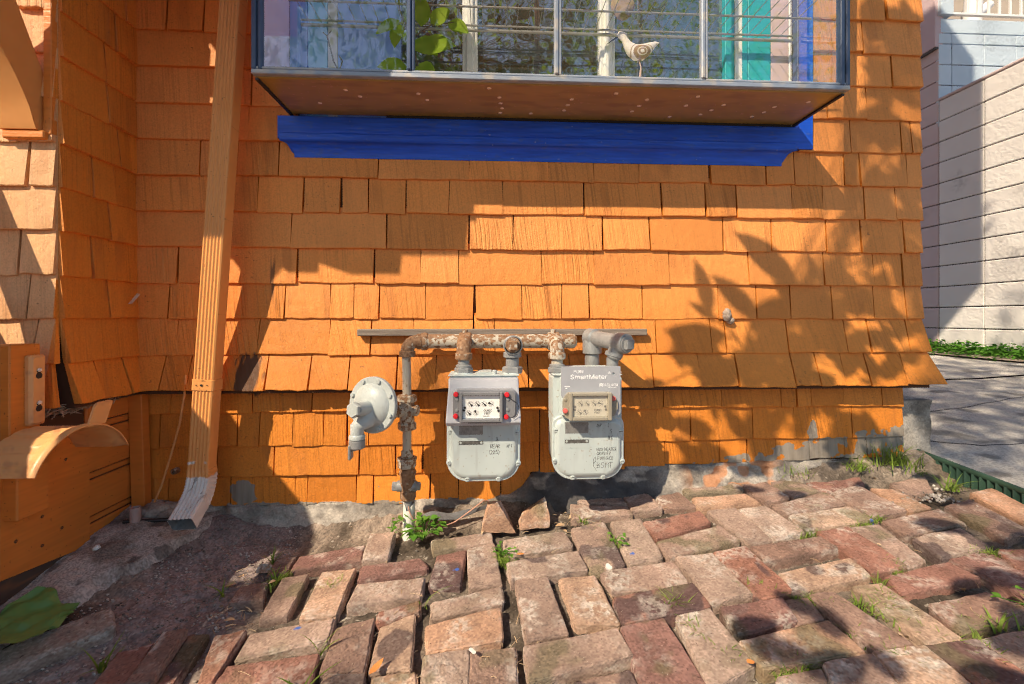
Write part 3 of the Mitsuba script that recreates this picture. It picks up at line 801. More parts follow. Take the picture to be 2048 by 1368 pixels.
pp = thing('window_plant', 'leafy green plant with broad light leaves inside the left part of the window', 'plant')
stem = [(-.20, -.10, 1.256), (-.205, -.11, 1.33), (-.23, -.115, 1.42), (-.26, -.12, 1.50), (-.27, -.12, 1.60)]
S(pp + '__stem', [tube(stem, .003, 6), tube([stem[2], (-.17, -.12, 1.46), (-.10, -.12, 1.47)], .002, 5)], 'bark', smooth=40)
for p, q, w in (((-.26, -.12, 1.47), (-.33, -.13, 1.43), .045), ((-.26, -.12, 1.46), (-.275, -.14, 1.385), .045), ((-.22, -.11, 1.42), (-.15, -.14, 1.37), .07), ((-.20, -.11, 1.40), (-.10, -.14, 1.40), .075), ((-.21, -.11, 1.35), (-.16, -.14, 1.29), .06),
                ((-.2, -.11, 1.46), (-.19, -.13, 1.54), .05), ((-.17, -.12, 1.46), (-.115, -.13, 1.51), .05), ((-.12, -.12, 1.47), (-.06, -.13, 1.44), .05), ((-.24, -.11, 1.34), (-.32, -.14, 1.33), .06), ((-.205, -.11, 1.30), (-.25, -.14, 1.265), .05), ((-.23, -.12, 1.51), (-.19, -.13, 1.58), .05), ((-.27, -.12, 1.54), (-.31, -.13, 1.58), .05)):
    S(pp + '__leaf', lay_leaf(p, q, w, (R.uniform(-.3, .3), -1, .3), fold=.2, curl=.12), 'pot_plant_leaf', smooth=60)
tw = thing('bare_twig', 'thin bare dark twig standing behind the left window pane', 'twig')
S(tw, [tube([(-.41, -.15, 1.262), (-.425, -.15, 1.30), (-.44, -.15, 1.33), (-.45, -.15, 1.37), (-.458, -.15, 1.40)], .0022, 5), tube([(-.425, -.15, 1.30), (-.415, -.15, 1.33), (-.425, -.15, 1.345)], .0016, 5), tube([(-.458, -.15, 1.40), (-.47, -.15, 1.41)], .0014, 5), tube([(-.458, -.15, 1.40), (-.445, -.15, 1.415)], .0014, 5)], 'bark', smooth=40)

# ------------------------------------------------------------------ downspout
ds = thing('downspout', 'orange corrugated metal downspout with a scuffed white elbow at its foot', 'downspout')
def spout_section(w=.060, d=.045, rib=.0028, n=5):
    """(across, outward) points round the pipe: ribbed front, plain sides and back"""
    p = []
    fr = w - .012
    k = 8 * n
    for i in range(k + 1):
        u = i / k
        p.append((-fr / 2 + fr * u, d / 2 - rib * (.5 - .5 * math.cos(2 * math.pi * n * u)) * (1 if 0 < u < 1 else 0)))
    p += [(w / 2 - .002, d / 2 - .002), (w / 2, d / 2 - .006), (w / 2, 0), (w / 2, -d / 2 + .004), (w / 2 - .004, -d / 2)]
    p += [(-w / 2 + .004, -d / 2), (-w / 2, -d / 2 + .004), (-w / 2, 0), (-w / 2, d / 2 - .006), (-w / 2 + .002, d / 2 - .002)]
    return np.array(p)
def sweep(path, sec, scales=None):
    path = np.asarray(path, float)
    t = np.gradient(path, axis=0)
    t /= np.linalg.norm(t, axis=1, keepdims=True)
    v, f = [], []
    n = len(sec)
    for i, (c, tt) in enumerate(zip(path, t)):
        a = np.array([1.0, 0, 0]) - tt * tt[0]
        a /= np.linalg.norm(a)
        b = np.cross(a, tt)                      # outward
        if b[1] > 0: b = -b
        s = 1 if scales is None else scales[i]
        v.append(c + s * (sec[:, :1] * a + sec[:, 1:] * b))
    v = np.concatenate(v)
    for i in range(len(path) - 1):
        for j in range(n):
            k = (j + 1) % n
            f += [[i * n + j, (i + 1) * n + k, i * n + k], [i * n + j, (i + 1) * n + j, (i + 1) * n + k]]
    return mesh(v, f)
def dsx(z): return -.8395 + .0664 * (z - .165)
sec = spout_section()
S(ds + '__pipe', sweep([(dsx(z), -.0875, z) for z in np.linspace(1.75, .158, 8)], sec), 'downspout_paint', smooth=35)
ep = []
for t in np.linspace(0, 1, 30):
    a = math.radians(58) * min(1, t / .72)
    r = .105
    y, z = -.0875 - r * (1 - math.cos(a)), .166 - r * math.sin(a)
    if t > .72:
        L = .062 * (t - .72) / .28
        y -= L * math.sin(a); z -= L * math.cos(a)
    ep.append((dsx(.166) + .0 + .012 * t, y, z))
sc = [1.05 + (.05 if (i % 2 and 2 < i < 22) else 0) for i in range(30)]
S(ds + '__elbow', sweep(ep, sec, sc), 'downspout_paint', smooth=25, label='scuffed white elbow at the foot of the downspout')
S(ds + '__elbow__lining', sweep(ep[6:], sec, [1.0] * len(ep[6:])), 'grey_fitting', smooth=25)
z0 = .408
S(ds + '__strap', sweep([(dsx(z), -.0875, z) for z in (z0 - .016, z0 - .0155, z0 + .0155, z0 + .016)], spout_section(rib=0), [1.02, 1.07, 1.07, 1.02]), 'downspout_paint', smooth=25)
for dx in (-.016, -.002, .014):
    S(ds + '__rivet', rod((dsx(z0) + dx, -.109, z0), (dsx(z0) + dx, -.1145, z0), .0032 if abs(dx) < .01 else .0012, 8), 'dark_rubber', smooth=30)
cb = thing('cable', 'thin orange painted cable hanging down the wall behind the downspout', 'cable')
S(cb, tube([(-.905, -.055, .43), (-.915, -.045, .38), (-.94, -.03, .28), (-.968, -.028, .18), (-.995, -.028, .09), (-1.02, -.03, .03), (-1.03, -.035, -.03)], .0032, 6), 'orange_metal', smooth=50)
gm = thing('pipe_stub', 'small round metal pipe end sticking out of the low wall left of the downspout', 'pipe')
S(gm, lathe([(.0045, -.004), (.0045, .006), (.0085, .006), (.0095, .003), (.0095, -.012)], (-.955, -.03, .135), (0, -1, 0), 14), 'rusty_fitting', smooth=30)

# ------------------------------------------------------------------ hose hanger
hh = thing('hose_hanger', 'orange painted metal hose hanger with a curved saddle at the left edge', 'hose hanger')
pl_ = layered([(rrect(-.019, .019, .352, .515, [.006] * 4), 0), (rrect(-.019, .019, .352, .515, [.006] * 4), .008), (rrect(-.013, .013, .358, .509, [.006] * 4), .013)])
v = pl_.vertices.copy()
pl_.vertices = np.stack([-1.0615 + v[:, 1], -.341 + v[:, 0], v[:, 2]], 1)
pl_.invert() if pl_.volume < 0 else None
S(hh + '__back_plate', pl_, 'orange_metal', smooth=30)
for z in (.478, .402):
    S(hh + '__keyhole', [rod((-1.049, -.341, z), (-1.0478, -.341, z), .0055, 12), rod((-1.049, -.341, z - .011), (-1.0478, -.341, z - .011), .0075, 12), box(-1.049, -1.0478, -.3445, -.3375, z - .01, z)], 'print_black', smooth=30)
    S(hh + '__screw', lathe([(0, .004), (.0035, .0035), (.005, 0)], (-1.0476, -.341, z + .002), (1, 0, 0), 10), 'screw_steel', smooth=40)
RS, CY, CZ = .1257, -.366, .226
def saddle():
    xs = [-1.046, -.99, -.955, -.945, -.938, -.931, -.925, -.920]
    dr_ = [0, 0, 0, .0015, .004, .0065, .006, .003]
    th = np.linspace(math.radians(-67), math.radians(67), 100)
    v, f = [], []
    for off in (0, -.0022):
        for x, d in zip(xs, dr_):
            rib = .0016 * (np.cos(th * 18) > .55) if x < -.95 else 0
            r = RS + d + off - rib
            v.append(np.stack([np.full_like(th, x), CY + r * np.sin(th), CZ + r * np.cos(th)], 1))
    v = np.concatenate(v)
    n = len(th)
    m = len(xs)
    for o in (0, m):
        for i in range(m - 1):
            for j in range(n - 1):
                a = (o + i) * n + j
                q = [[a, a + n, a + n + 1], [a, a + n + 1, a + 1]]
                f += q if o else [[t[0], t[2], t[1]] for t in q]
    for j in range(n - 1):
        a, b = (m - 1) * n + j, (2 * m - 1) * n + j
        f += [[a, a + 1, b + 1], [a, b + 1, b]]
    return mesh(v, f)
S(hh + '__saddle', saddle(), 'orange_metal', smooth=35)
tabp = rrect(-.024, .024, .350, .402, [.003, .003, .010, .010])
tb = layered([(tabp, 0), (tabp, .005)])
v = tb.vertices.copy()
tb.vertices = np.stack([-.9265 + v[:, 1] - .25 * (v[:, 2] - .35) * 0, -.338 + v[:, 0] + .42 * (v[:, 2] - .35), v[:, 2]], 1)
tb.invert() if tb.volume < 0 else None
S(hh + '__end_stop', tb, 'orange_metal', smooth=30)

tn = thing('twig_nest', 'tangle of dry twigs and debris on the ledge above the hose hanger', 'debris')
tws = []
for i in range(120):
    c = np.array([R.uniform(-1.125, -1.062), R.uniform(-.30, -.11), .358 + abs(R.gauss(0, .014))])
    a = R.uniform(0, math.pi)
    d = np.array([math.cos(a) * .5, math.sin(a), R.uniform(-.2, .25)]) * R.uniform(.015, .06)
    tws.append(tube([c - d, c + [R.uniform(-.006, .006), R.uniform(-.006, .006), .004], c + d], [.0010, .0014, .0007], 5))
S(tn, tws, 'dry_twig', smooth=40)
S(house + '__side_panel', box(-1.098, -1.082, -1.25, -.175, .30, .346), 'orange_trim_paint', smooth=False) if False else None
wc = thing('wood_chip', 'pale splinter of wood caught in the corner of the walls', 'wood chip')
m = hull([(-.006, 0, 0), (.007, 0, .002), (.0, .004, .0), (.020, 0, .032), (.028, .0, .027), (.024, .005, .03)])
m.apply_translation((-1.066, -.055, .643))
S(wc, m, 'pale_wood', smooth=False)
ns = thing('mud_nest', 'small grey mud nest stuck to the shingles in the leaf shadow', 'nest')
m = trimesh.creation.icosphere(3, .017)
m.vertices *= [.8, .75, 1.25]
m2 = trimesh.creation.icosphere(3, .012)
m2.apply_translation((.014, .006, -.018))
m = displaced(trimesh.util.concatenate([m, m2]), .0035, 120, 4)
m.apply_translation((.773, -.026, .612))
S(ns, m, 'mud_nest', smooth=True)

# ------------------------------------------------------------------ gas pipes
bt = thing('wood_batten', 'weathered wooden batten nailed to the shingles behind the gas pipe', 'batten')
m = cbox(-.405, .502, -.046, -.018, .546, .567, .002)
S(bt, m, 'weathered_wood', smooth=20)
gp = thing('gas_pipe', 'rusty cream gas pipe rising from the ground and running above the two gas meters', 'gas pipe')
RX, RY = -.243, -.10
S(gp + '__header', [rod((-.206, -.085, .531), (.262, -.085, .531), .0215, 28, .002), lathe([(.0225, 0), (.0225, .02), (.016, .03), (0, .033)], (.236, -.085, .531), (1, 0, 0))], 'chipped_pipe_paint', smooth=40)
S(gp + '__reducer', lathe([(0, -.001), (.021, 0), (.026, .004), (.027, .016), (.0245, .022), (.02, .024)], (-.206, -.085, .531), (1, 0, 0)), 'rusty_fitting', smooth=30)
S(gp + '__elbow', [arc_tube((-.2135, -.096, .5035), (-1, -.15, 0), (0, 0, 1), .0285, 0, math.pi / 2, .0195, 10), lathe([(.018, 0), (.0235, .002), (.0235, .016), (.019, .019)], (RX + .001, RY, .486), (0, 0, 1)), lathe([(.018, 0), (.0235, .002), (.0235, .012), (.019, .014)], (-.217, -.093, .531), (1, .2, 0))], 'rusty_fitting', smooth=40)
S(gp + '__riser', rod((RX, RY, .368), (RX - .002, RY, .492), .0128), 'light_pipe_paint', smooth=40)
S(gp + '__riser', rod((RX, RY, .205), (RX, RY, .28), .0128), 'light_pipe_paint', smooth=40)
S(gp + '__tee', [hexnut((RX, RY, .352), (RX, RY, .374), .0285), lathe([(.019, 0), (.022, .012), (.0205, .045), (.0225, .07), (.019, .075)], (RX, RY, .282), (0, 0, 1)), hexnut((RX, RY, .270), (RX, RY, .293), .0275), rod((RX, RY, .328), (RX + .034, RY - .008, .328), .0165), rod((RX, RY, .328), (RX - .028, RY - .018, .328), .0185)], 'chipped_pipe_paint', smooth=30)
S(gp + '__union', [hexnut((RX - .028, RY - .018, .329), (RX - .040, RY - .028, .331), .024), rod((RX - .036, RY - .045, .318), (RX - .024, RY - .045, .318), .006, 8)], 'rusty_fitting', smooth=30)
S(gp + '__coupling', rod((RX, RY, .186), (RX, RY, .210), .0172), 'light_pipe_paint', smooth=30)
S(gp + '__lock_nut', [hexnut((RX, RY, .158), (RX, RY, .184), .0275, 8), lathe([(.018, 0), (.029, .002), (.029, .007), (.02, .009)], (RX, RY, .180), (0, 0, 1))], 'chipped_pipe_paint', smooth=25)
S(gp + '__valve', [lathe([(.014, -.002), (.021, .004), (.0235, .02), (.022, .04), (.025, .055), (.020, .066)], (RX + .002, RY, .090), (0, 0, 1)), hexnut((RX + .003, RY, .064), (RX + .003, RY, .092), .0235, 8)], 'rusty_fitting', smooth=35)
S(gp + '__valve__bolt', [hexnut((RX - .042, RY - .004, .104), (RX - .022, RY - .004, .104), .014), hexnut((RX + .02, RY - .004, .103), (RX + .040, RY - .004, .103), .0125), rod((RX - .03, RY - .002, .104), (RX + .03, RY - .002, .103), .016)], 'grey_fitting', smooth=25)
S(gp + '__riser', rod((RX + .004, RY, -.06), (RX + .004, RY, .068), .0122), 'grey_fitting', smooth=40)
sl = thing('pipe_sleeve', 'white plastic sleeve with a broken rim round the gas pipe at the ground', 'pipe')
sv = lathe([(.0172, -.10), (.0176, .0), (.0172, .0515), (.0158, .052), (.0155, -.1)], (RX + .0055, RY, 0), (.03, 0, 1), 40)
a = np.arctan2(sv.vertices[:, 1] - RY, sv.vertices[:, 0] - RX)
sv.vertices[:, 2] += np.where(sv.vertices[:, 2] > .045, .008 * np.sin(a * 2 + 1) - .010 * (np.abs(a + 1.2) < .35), 0)
S(sl, sv, 'white_pvc', smooth=40)
wi = thing('loose_wire', 'thin bare copper wire curling out of the white sleeve', 'wire')
S(wi, tube([(-.236, -.118, .05), (-.232, -.121, .035), (-.222, -.124, .015), (-.205, -.125, .002), (-.16, -.125, -.003), (-.122, -.12, -.006), (-.10, -.115, .0), (-.06, -.10, .022), (-.015, -.085, .050), (-.008, -.08, .0475), (.0, -.078, .043)], .0018, 6), 'copper_wire', smooth=60)

def drop(x, matf, matp, matn, chip):
    """tee on the header, elbow coming forward and down, short pipe and swivel nut"""
    S(gp + '__tee', [lathe([(.024, 0), (.027, .003), (.027, .034), (.024, .037)], (x - .018, -.085, .531), (1, 0, 0)), rod((x, -.085, .531), (x, -.13, .531), .022), hexnut((x, -.085, .55), (x, -.085, .567), .008)], matf, smooth=30)
    S(gp + '__elbow', [arc_tube((x, -.130, .500), (0, -1, 0), (0, 0, 1), .031, math.pi / 2, 0, .0205, 10), lathe([(.019, 0), (.0245, .003), (.0245, .018), (.020, .022)], (x, -.161, .482), (0, 0, 1))], matf, smooth=40)
    S(gp + '__nipple', rod((x, -.161, .452), (x, -.161, .49), .0165), matp, smooth=40)
    S(gp + '__swivel_nut', [hexnut((x, -.161, .443), (x, -.161, .461), .0265, 6), lathe([(.022, 0), (.0225, .006), (.017, .009)], (x, -.161, .461), (0, 0, 1))], matn, smooth=25)
drop(-.072, 'rusty_fitting', 'grey_fitting', 'grey_fitting', 1)
drop(.196, 'chipped_pipe_paint', 'light_pipe_paint', 'grey_fitting', 1)

go = thing('outlet_pipe', 'grey pipe with a rusty square plug leaving the left gas meter', 'gas pipe')
x = .067
S(go + '__tee', [rod((x, -.01, .525), (x, -.185, .525), .0205), lathe([(.022, 0), (.0275, .003), (.0275, .018), (.024, .021)], (x, -.172, .525), (0, -1, 0)), rod((x, -.161, .525), (x, -.161, .492), .022), lathe([(.021, 0), (.026, .002), (.026, .014), (.021, .017)], (x, -.161, .488), (0, 0, 1))], 'grey_fitting', smooth=35)
S(go + '__plug', [cbox(x - .0125, x + .0125, -.209, -.19, .5125, .5375, .002), rod((x, -.187, .525), (x, -.194, .525), .021)], 'rusty_fitting', smooth=25)
S(go + '__nipple', rod((x, -.161, .452), (x, -.161, .49), .019), 'grey_fitting', smooth=40)
S(go + '__swivel_nut', [hexnut((x, -.161, .443), (x, -.161, .463), .029, 6)], 'grey_fitting', smooth=25)
g2 = thing('outlet_pipe', 'thick dark grey pipe with a square plug behind the right gas meter', 'gas pipe')
p0, p1 = np.array([.318, -.075, .540]), np.array([.371, -.185, .531])
dd = (p1 - p0) / np.linalg.norm(p1 - p0)
S(g2 + '__elbow', [rod(p0 - dd * .02, p0 + dd * .02, .0285), lathe([(.022, 0), (.0295, .003), (.0295, .03), (.027, .05), (.018, .065), (0, .07)], (.318, -.075, .490), (0, 0, 1))], 'grey_fitting', smooth=35)
S(g2 + '__riser', rod((.318, -.075, .21), (.318, -.075, .50), .0222), 'grey_fitting', smooth=40)
S(g2 + '__arm', rod(p0, p1, .0235), 'grey_fitting', smooth=40)
S(g2 + '__tee', [rod(p1 - dd * .012, p1 + dd * .03, .0285, 28, .003), rod(p1 + [0, 0, 0], p1 - [.016, -.01, .045], .0225), lathe([(.021, 0), (.0255, .002), (.0255, .012), (.021, .014)], (.356, -.176, .490), (.25, 0, 1))], 'grey_fitting', smooth=35)
S(g2 + '__plug', [lathe([(.0235, 0), (.0235, .004), (0, .004)], p1 + dd * .0302, dd), hexnut(p1 + dd * .03, p1 + dd * .046, .019, 4)], 'grey_fitting', smooth=25)
S(g2 + '__nipple', rod((.355, -.17, .44), (.355, -.17, .49), .017), 'grey_fitting', smooth=40)

# ------------------------------------------------------------------ pressure regulator
rg = thing('gas_regulator', 'round grey gas pressure regulator left of the gas pipe', 'gas regulator')
d = np.array([-.42, -.905, .06]); d /= np.linalg.norm(d)
c = np.array([-.316, -.205, .365])
side = np.cross(d, [0, 0, 1.0]); side /= np.linalg.norm(side)
up = np.cross(side, d)
S(rg + '__flange', lathe([(.055, -.010), (.074, -.009), (.0765, -.006), (.0765, -.001)], c, d, 48), 'regulator_paint', smooth=30)
S(rg + '__front_dome', lathe([(.0765, -.0005), (.0765, .004), (.0745, .006), (.059, .007), (.056, .011), (.048, .019), (.034, .026), (.02, .029), (0, .03)], c, d, 48), 'regulator_paint', smooth=40)
S(rg + '__back_dome', lathe([(.058, -.010), (.055, -.024), (.04, -.036), (.024, -.040), (.024, -.06), (0, -.06)], c, d, 48), 'grey_fitting', smooth=40)
for k in range(8):
    a = k * math.pi / 4 + .35
    q = c + .0675 * (math.cos(a) * side + math.sin(a) * up) + d * .006
    S(rg + '__bolt', hexnut(q, q + d * .006, .0062), 'regulator_paint', smooth=25)
q = c + d * .02 - up * .004 - side * .004
S(rg + '__stem', [lathe([(.024, 0), (.0195, .006), (.0188, .048), (.0195, .049), (.0195, .053)], q, d, 28)], 'regulator_paint', smooth=30)
S(rg + '__stem_cap', hexnut(q + d * .05, q + d * .066, .0205), 'regulator_paint', smooth=20)
q2 = c + d * .02 - up * .028
bt_ = np.array([-.347, -.243, .283])
S(rg + '__vent', [tube([c + d * .012 - up * .02, q2 - up * .012 + d * .01, bt_ + [0, 0, .03], bt_], [.030, .024, .019, .017], 24), lathe([(.017, 0), (.021, .002), (.021, .010), (.018, .014)], bt_ - [0, 0, .002], (0, 0, 1))], 'regulator_paint', smooth=40)
S(rg + '__vent_cap', [lathe([(.016, 0), (.021, -.004), (.021, -.022), (.016, -.026), (0, -.026)], bt_, (0, 0, 1)), cbox(-.366, -.358, -.262, -.236, .231, .271, .003), rod((-.362, -.25, .259), (-.345, -.243, .262), .009)], 'grey_fitting', smooth=30)
S(rg + '__connection', [rod(c - d * .05, np.array([RX - .038, RY - .026, .331]), .018), layered([([(-.31, .345), (-.288, .352), (-.283, .34), (-.292, .315), (-.312, .318)], -.165), ([(-.31, .345), (-.288, .352), (-.283, .34), (-.292, .315), (-.312, .318)], -.145)])], 'grey_fitting', smooth=30)

# ------------------------------------------------------------------ gas meters
FONT = {'A': [[(0, 0), (.3, 1), (.6, 0)], [(.1, .4), (.5, .4)]], 'B': [[(0, 0), (0, 1), (.45, .9), (.4, .6), (0, .5), (.5, .35), (.45, .05), (0, 0)]], 'C': [[(.55, .85), (.3, 1), (0, .6), (.05, .2), (.3, 0), (.55, .15)]],
        'E': [[(.5, 1), (0, 1), (0, 0), (.5, 0)], [(0, .5), (.4, .5)]], 'F': [[(.5, 1), (0, 1), (0, 0)], [(0, .5), (.4, .5)]], 'G': [[(.5, .85), (.25, 1), (0, .5), (.2, 0), (.5, .15), (.5, .45), (.3, .45)]],
        'H': [[(0, 0), (0, 1)], [(.5, 0), (.5, 1)], [(0, .5), (.5, .5)]], 'I': [[(.15, 0), (.15, 1)]], 'K': [[(0, 0), (0, 1)], [(.5, 1), (0, .45), (.5, 0)]], 'M': [[(0, 0), (.1, 1), (.35, .4), (.6, 1), (.7, 0)]], 'N': [[(0, 0), (0, 1), (.5, 0), (.5, 1)]],
        'O': [[(.25, 1), (0, .6), (.1, .1), (.35, 0), (.55, .4), (.45, .9), (.25, 1)]], 'P': [[(0, 0), (0, 1), (.45, .9), (.45, .6), (0, .5)]], 'R': [[(0, 0), (.05, 1), (.45, .9), (.4, .6), (.05, .5), (.5, 0)]], 'S': [[(.5, .9), (.2, 1), (.05, .75), (.45, .4), (.35, .05), (0, .1)]],
        'T': [[(0, 1), (.55, 1)], [(.28, 1), (.25, 0)]], 'U': [[(0, 1), (.05, .15), (.25, 0), (.5, .2), (.5, 1)]], 'V': [[(0, 1), (.25, 0), (.5, 1)]], 'Y': [[(0, 1), (.25, .5), (.5, 1)], [(.25, .5), (.2, 0)]],
        '2': [[(0, .8), (.25, 1), (.45, .75), (0, 0), (.55, .05)]], '5': [[(.5, 1), (.1, 1), (.05, .6), (.4, .55), (.45, .2), (.2, 0), (0, .1)]], '6': [[(.4, 1), (.1, .5), (.1, .1), (.35, 0), (.45, .3), (.1, .4)]], '1': [[(.2, 1), (.2, 0)]],
        '(': [[(.3, 1.2), (.05, .7), (.05, .3), (.3, -.2)]], ')': [[(0, 1.2), (.25, .7), (.25, .3), (0, -.2)]], '#': [[(.15, 0), (.25, 1)], [(.4, 0), (.5, 1)], [(.05, .35), (.6, .35)], [(.05, .65), (.6, .65)]],
        '&': [[(.6, .1), (.15, .8), (.3, 1), (.4, .8), (.05, .3), (.2, 0), (.55, .4)]], '.': [[(.1, 0), (.14, .06)]], '-': [[(0, .5), (.4, .5)]]}
def pen(text, x, y, z, h, adv=.78, r=.00055, wob=.06, narrow=1.0):
    rr = random.Random(len(text) + int(x * 1e4))
    out = []
    for ch in text:
        for s in FONT.get(ch, []):
            pts = [(x + (px_ + rr.uniform(-wob, wob)) * h * narrow, y, z + (pz + rr.uniform(-wob, wob)) * h) for px_, pz in s]
            out.append(tube(pts, r, 4))
        x += h * (.45 if ch in ' .I1()' else adv) * narrow
    return out

def dial_print(parent, X, y, z1, z2, mb, xs1, xs2, r):
    pr = []
    for cx, cz, ang in [(a, z1, q) for a, q in zip(xs1, (2.3, 2.35, 2.4, -.4))] + [(a, z2, q) for a, q in zip(xs2, (2.4, -1.1))]:
        for k in range(10):
            t = k * math.pi / 5
            pr.append(rod((X + cx + r * math.cos(t), y, cz + r * math.sin(t)), (X + cx + r * math.cos(t), y - .0004, cz + r * math.sin(t)), .00075, 5))
        pr.append(lathe([(r * .72, 0), (r * .72, .0004), (r * .66, .0004), (r * .66, 0)], (X + cx, y, cz), (0, -1, 0), 20))
        u = np.array([math.cos(ang), math.sin(ang)])
        w = np.array([-u[1], u[0]])
        tri = [u * r * .9, -u * r * .9 + w * r * .34, -u * r * .9 - w * r * .34]
        pr.append(layered([([(X + cx + a[0], cz + a[1]) for a in tri], y), ([(X + cx + a[0], cz + a[1]) for a in tri], y - .0008)]))
    S(parent + '__dial_print', pr, mb, smooth=False)

def meter_body(key, X):
    flo = rrect(X - .0915, X + .0915, .166, .441, [.05, .05, .012, .012])
    S(key + '__case', layered([(flo, -.105), (rrect(X - .097, X + .097, .16, .441, [.053, .053, .012, .012]), -.115), (rrect(X - .097, X + .097, .16, .441, [.053, .053, .012, .012]), -.204)]), 'meter_paint', smooth=30)
    fl = rrect(X - .1005, X + .1005, .154, .330, [.058, .058, .026, .026], 9)
    S(key + '__rim', layered([(fl, -.2045), (fl, -.2125), (rrect(X - .0985, X + .0985, .156, .328, [.056, .056, .024, .024], 9), -.2145)]), 'meter_paint', smooth=25)
    a = rrect(X - .0935, X + .0935, .161, .323, [.053, .053, .022, .022], 9)
    b_ = rrect(X - .0875, X + .0875, .167, .317, [.047, .047, .018, .018], 9)
    c_ = rrect(X - .080, X + .080, .1745, .310, [.042, .042, .014, .014], 9)
    S(key + '__front_cover', layered([(a, -.2148), (b_, -.2215), (c_, -.2240)]), 'meter_paint', smooth=35)
    for dx, z in ((-.0905, .293), (-.0935, .209), (.0895, .288), (.0935, .204), (-.044, .163), (.041, .163)):
        S(key + '__screw', [lathe([(.0085, 0), (.0085, .004), (.006, .0042), (.0058, .0068), (.005, .0078), (0, .008)], (X + dx, -.2146, z), (0, -1, 0), 14)], 'meter_paint', smooth=30)
        S(key + '__screw__slot', [box(X + dx - .0045, X + dx + .0045, -.2229, -.2224, z - .0007, z + .0007)], 'print_black', smooth=False)
    S(key + '__top_plate', [cbox(X - .0975, X + .0975, -.21, -.11, .4415, .4445, .001)] + [lathe([(.027, 0), (.027, .002), (.023, .004), (.022, .0)], (X + q, -.161, .4440), (0, 0, 1)) for q in (-.057, .082)], 'meter_paint', smooth=25)
    S(key + '__top_lid', [layered([([(X - .026, .445), (X + .030, .445), (X + .020, .4515), (X - .012, .4505)], -.19), ([(X - .026, .445), (X + .030, .445), (X + .020, .4515), (X - .012, .4505)], -.135)]), rod((X + .030, -.187, .444), (X + .030, -.187, .4555), .0065, 16)], 'regulator_paint', smooth=30)
    # rating plate
    lp = rrect(X - .069, X + .0015, .243, .318, [.006] * 4)
    S(key + '__rating_plate', layered([(lp, -.2238), (lp, -.2247)]), 'meter_paint', smooth=20)
    S(key + '__rating_plate__plate', box(X - .066, X - .002, -.2254, -.2249, .285, .316), 'label_metal', smooth=False)
    S(key + '__rating_plate__plate', box(X - .067, X - .001, -.2254, -.2249, .258, .268), 'label_dark', smooth=False)
    q = [lettering('GAS METER', .0036, X - .060, -.2254, .3095, .0003, width=.05), lettering('CAPACITY', .003, X - .058, -.2254, .3045, .0003, width=.046)]
    q = [box(X - .060 + i * .0045, X - .0575 + i * .0045 + .001 * (i % 2), -.2258, -.2254, zz_, zz_ + .0022) for i in range(12) for zz_ in (.3108, .3068)]
    S(key + '__rating_plate__plate', q, 'print_grey', smooth=False)
    S(key + '__rating_plate__screw', [lathe([(.0035, 0), (.003, .0012), (0, .0014)], (X + dx, -.2252, z), (0, -1, 0), 10) for dx, z in ((-.062, .263), (-.006, .263))], 'regulator_paint', smooth=30)
    return key

X = -.0145
m1 = meter_body(thing('gas_meter', 'grey gas meter with a plastic index housing and four red plugs round its dials', 'gas meter', 'gas meters on the orange wall'), X)
p = []
for w, pts in ((.0935, [(-.12, .4375), (-.221, .4375), (-.2265, .434)]), (.0985, [(-.2635, .336), (-.2645, .326), (-.258, .3175), (-.12, .3175)])):
    for y, z in pts:
        for s in (-1, 1):
            p += [(X + s * w, y + .003, z), (X + s * (w - .005), y, z)]
S(m1 + '__index_housing', hull(p), 'grey_plastic', smooth=35)
# the clear cover: lobes, frame, dial plate
S(m1 + '__index_cover', [layered([(rrect(X - .080, X + .087, .336, .413, [.014, .014, .014, .014]), -.225), (rrect(X - .080, X + .087, .336, .413, [.014, .014, .014, .014]), -.262), (rrect(X - .076, X + .083, .340, .409, [.012] * 4), -.2655)]),
                         layered([([(X - .046, .337), (X + .052, .337), (X + .046, .325), (X - .040, .325)], -.24), ([(X - .046, .337), (X + .052, .337), (X + .046, .325), (X - .040, .325)], -.2665)])], 'smoky_plastic', smooth=25)
fr = []
for (a, b, c1, e) in ((-.0625, -.0545, .330, .408), (.0425, .0505, .330, .408), (-.0545, .0425, .3995, .408), (-.0545, .0425, .330, .3385)):
    fr.append(cbox(X + a + .0001, X + b - .0001, -.277, -.2657, c1, e, .0015))
S(m1 + '__index_frame', fr, 'smoky_plastic', smooth=20)
S(m1 + '__dial', cbox(X - .0543, X + .0423, -.2672, -.2658, .3387, .3993, .0004), 'dial_white', smooth=False)
dial_print(m1, X, -.2673, .3765, .353, 'print_black', (-.034, -.016, .0015, .0195), (-.0385, -.0195), .0077)
S(m1 + '__dial_print', [lettering('CUBIC', .0050, X + .000, -.2673, .3565, .0004, True), lettering('FEET', .0050, X + .002, -.2673, .3490, .0004, True), lettering('TWO FEET', .0026, X - .002, -.2673, .3425, .0004)], 'print_black', smooth=False)
for a, z in ((-.0485, .367), (.0365, .366), (-.051, .360), (.039, .358)):
    S(m1 + '__dial_screw', rod((X + a, -.2673, z), (X + a, -.2695, z), .0032, 10), 'print_black', smooth=30)
for a, z in ((-.0715, .402), (.0615, .400), (-.0725, .345), (.0595, .342)):
    S(m1 + '__plug', lathe([(.0068, 0), (.0066, .006), (.0055, .0075), (0, .008)], (X + a, -.2656, z), (0, -1, 0), 16), 'red_plug', smooth=40)
for a, z in ((-.069, .389), (-.070, .360), (.064, .388), (.063, .360)):
    S(m1 + '__index_screw', lathe([(.0045, 0), (.004, .0025), (0, .003)], (X + a, -.2656, z), (0, -1, 0), 12), 'grey_fitting', smooth=30)
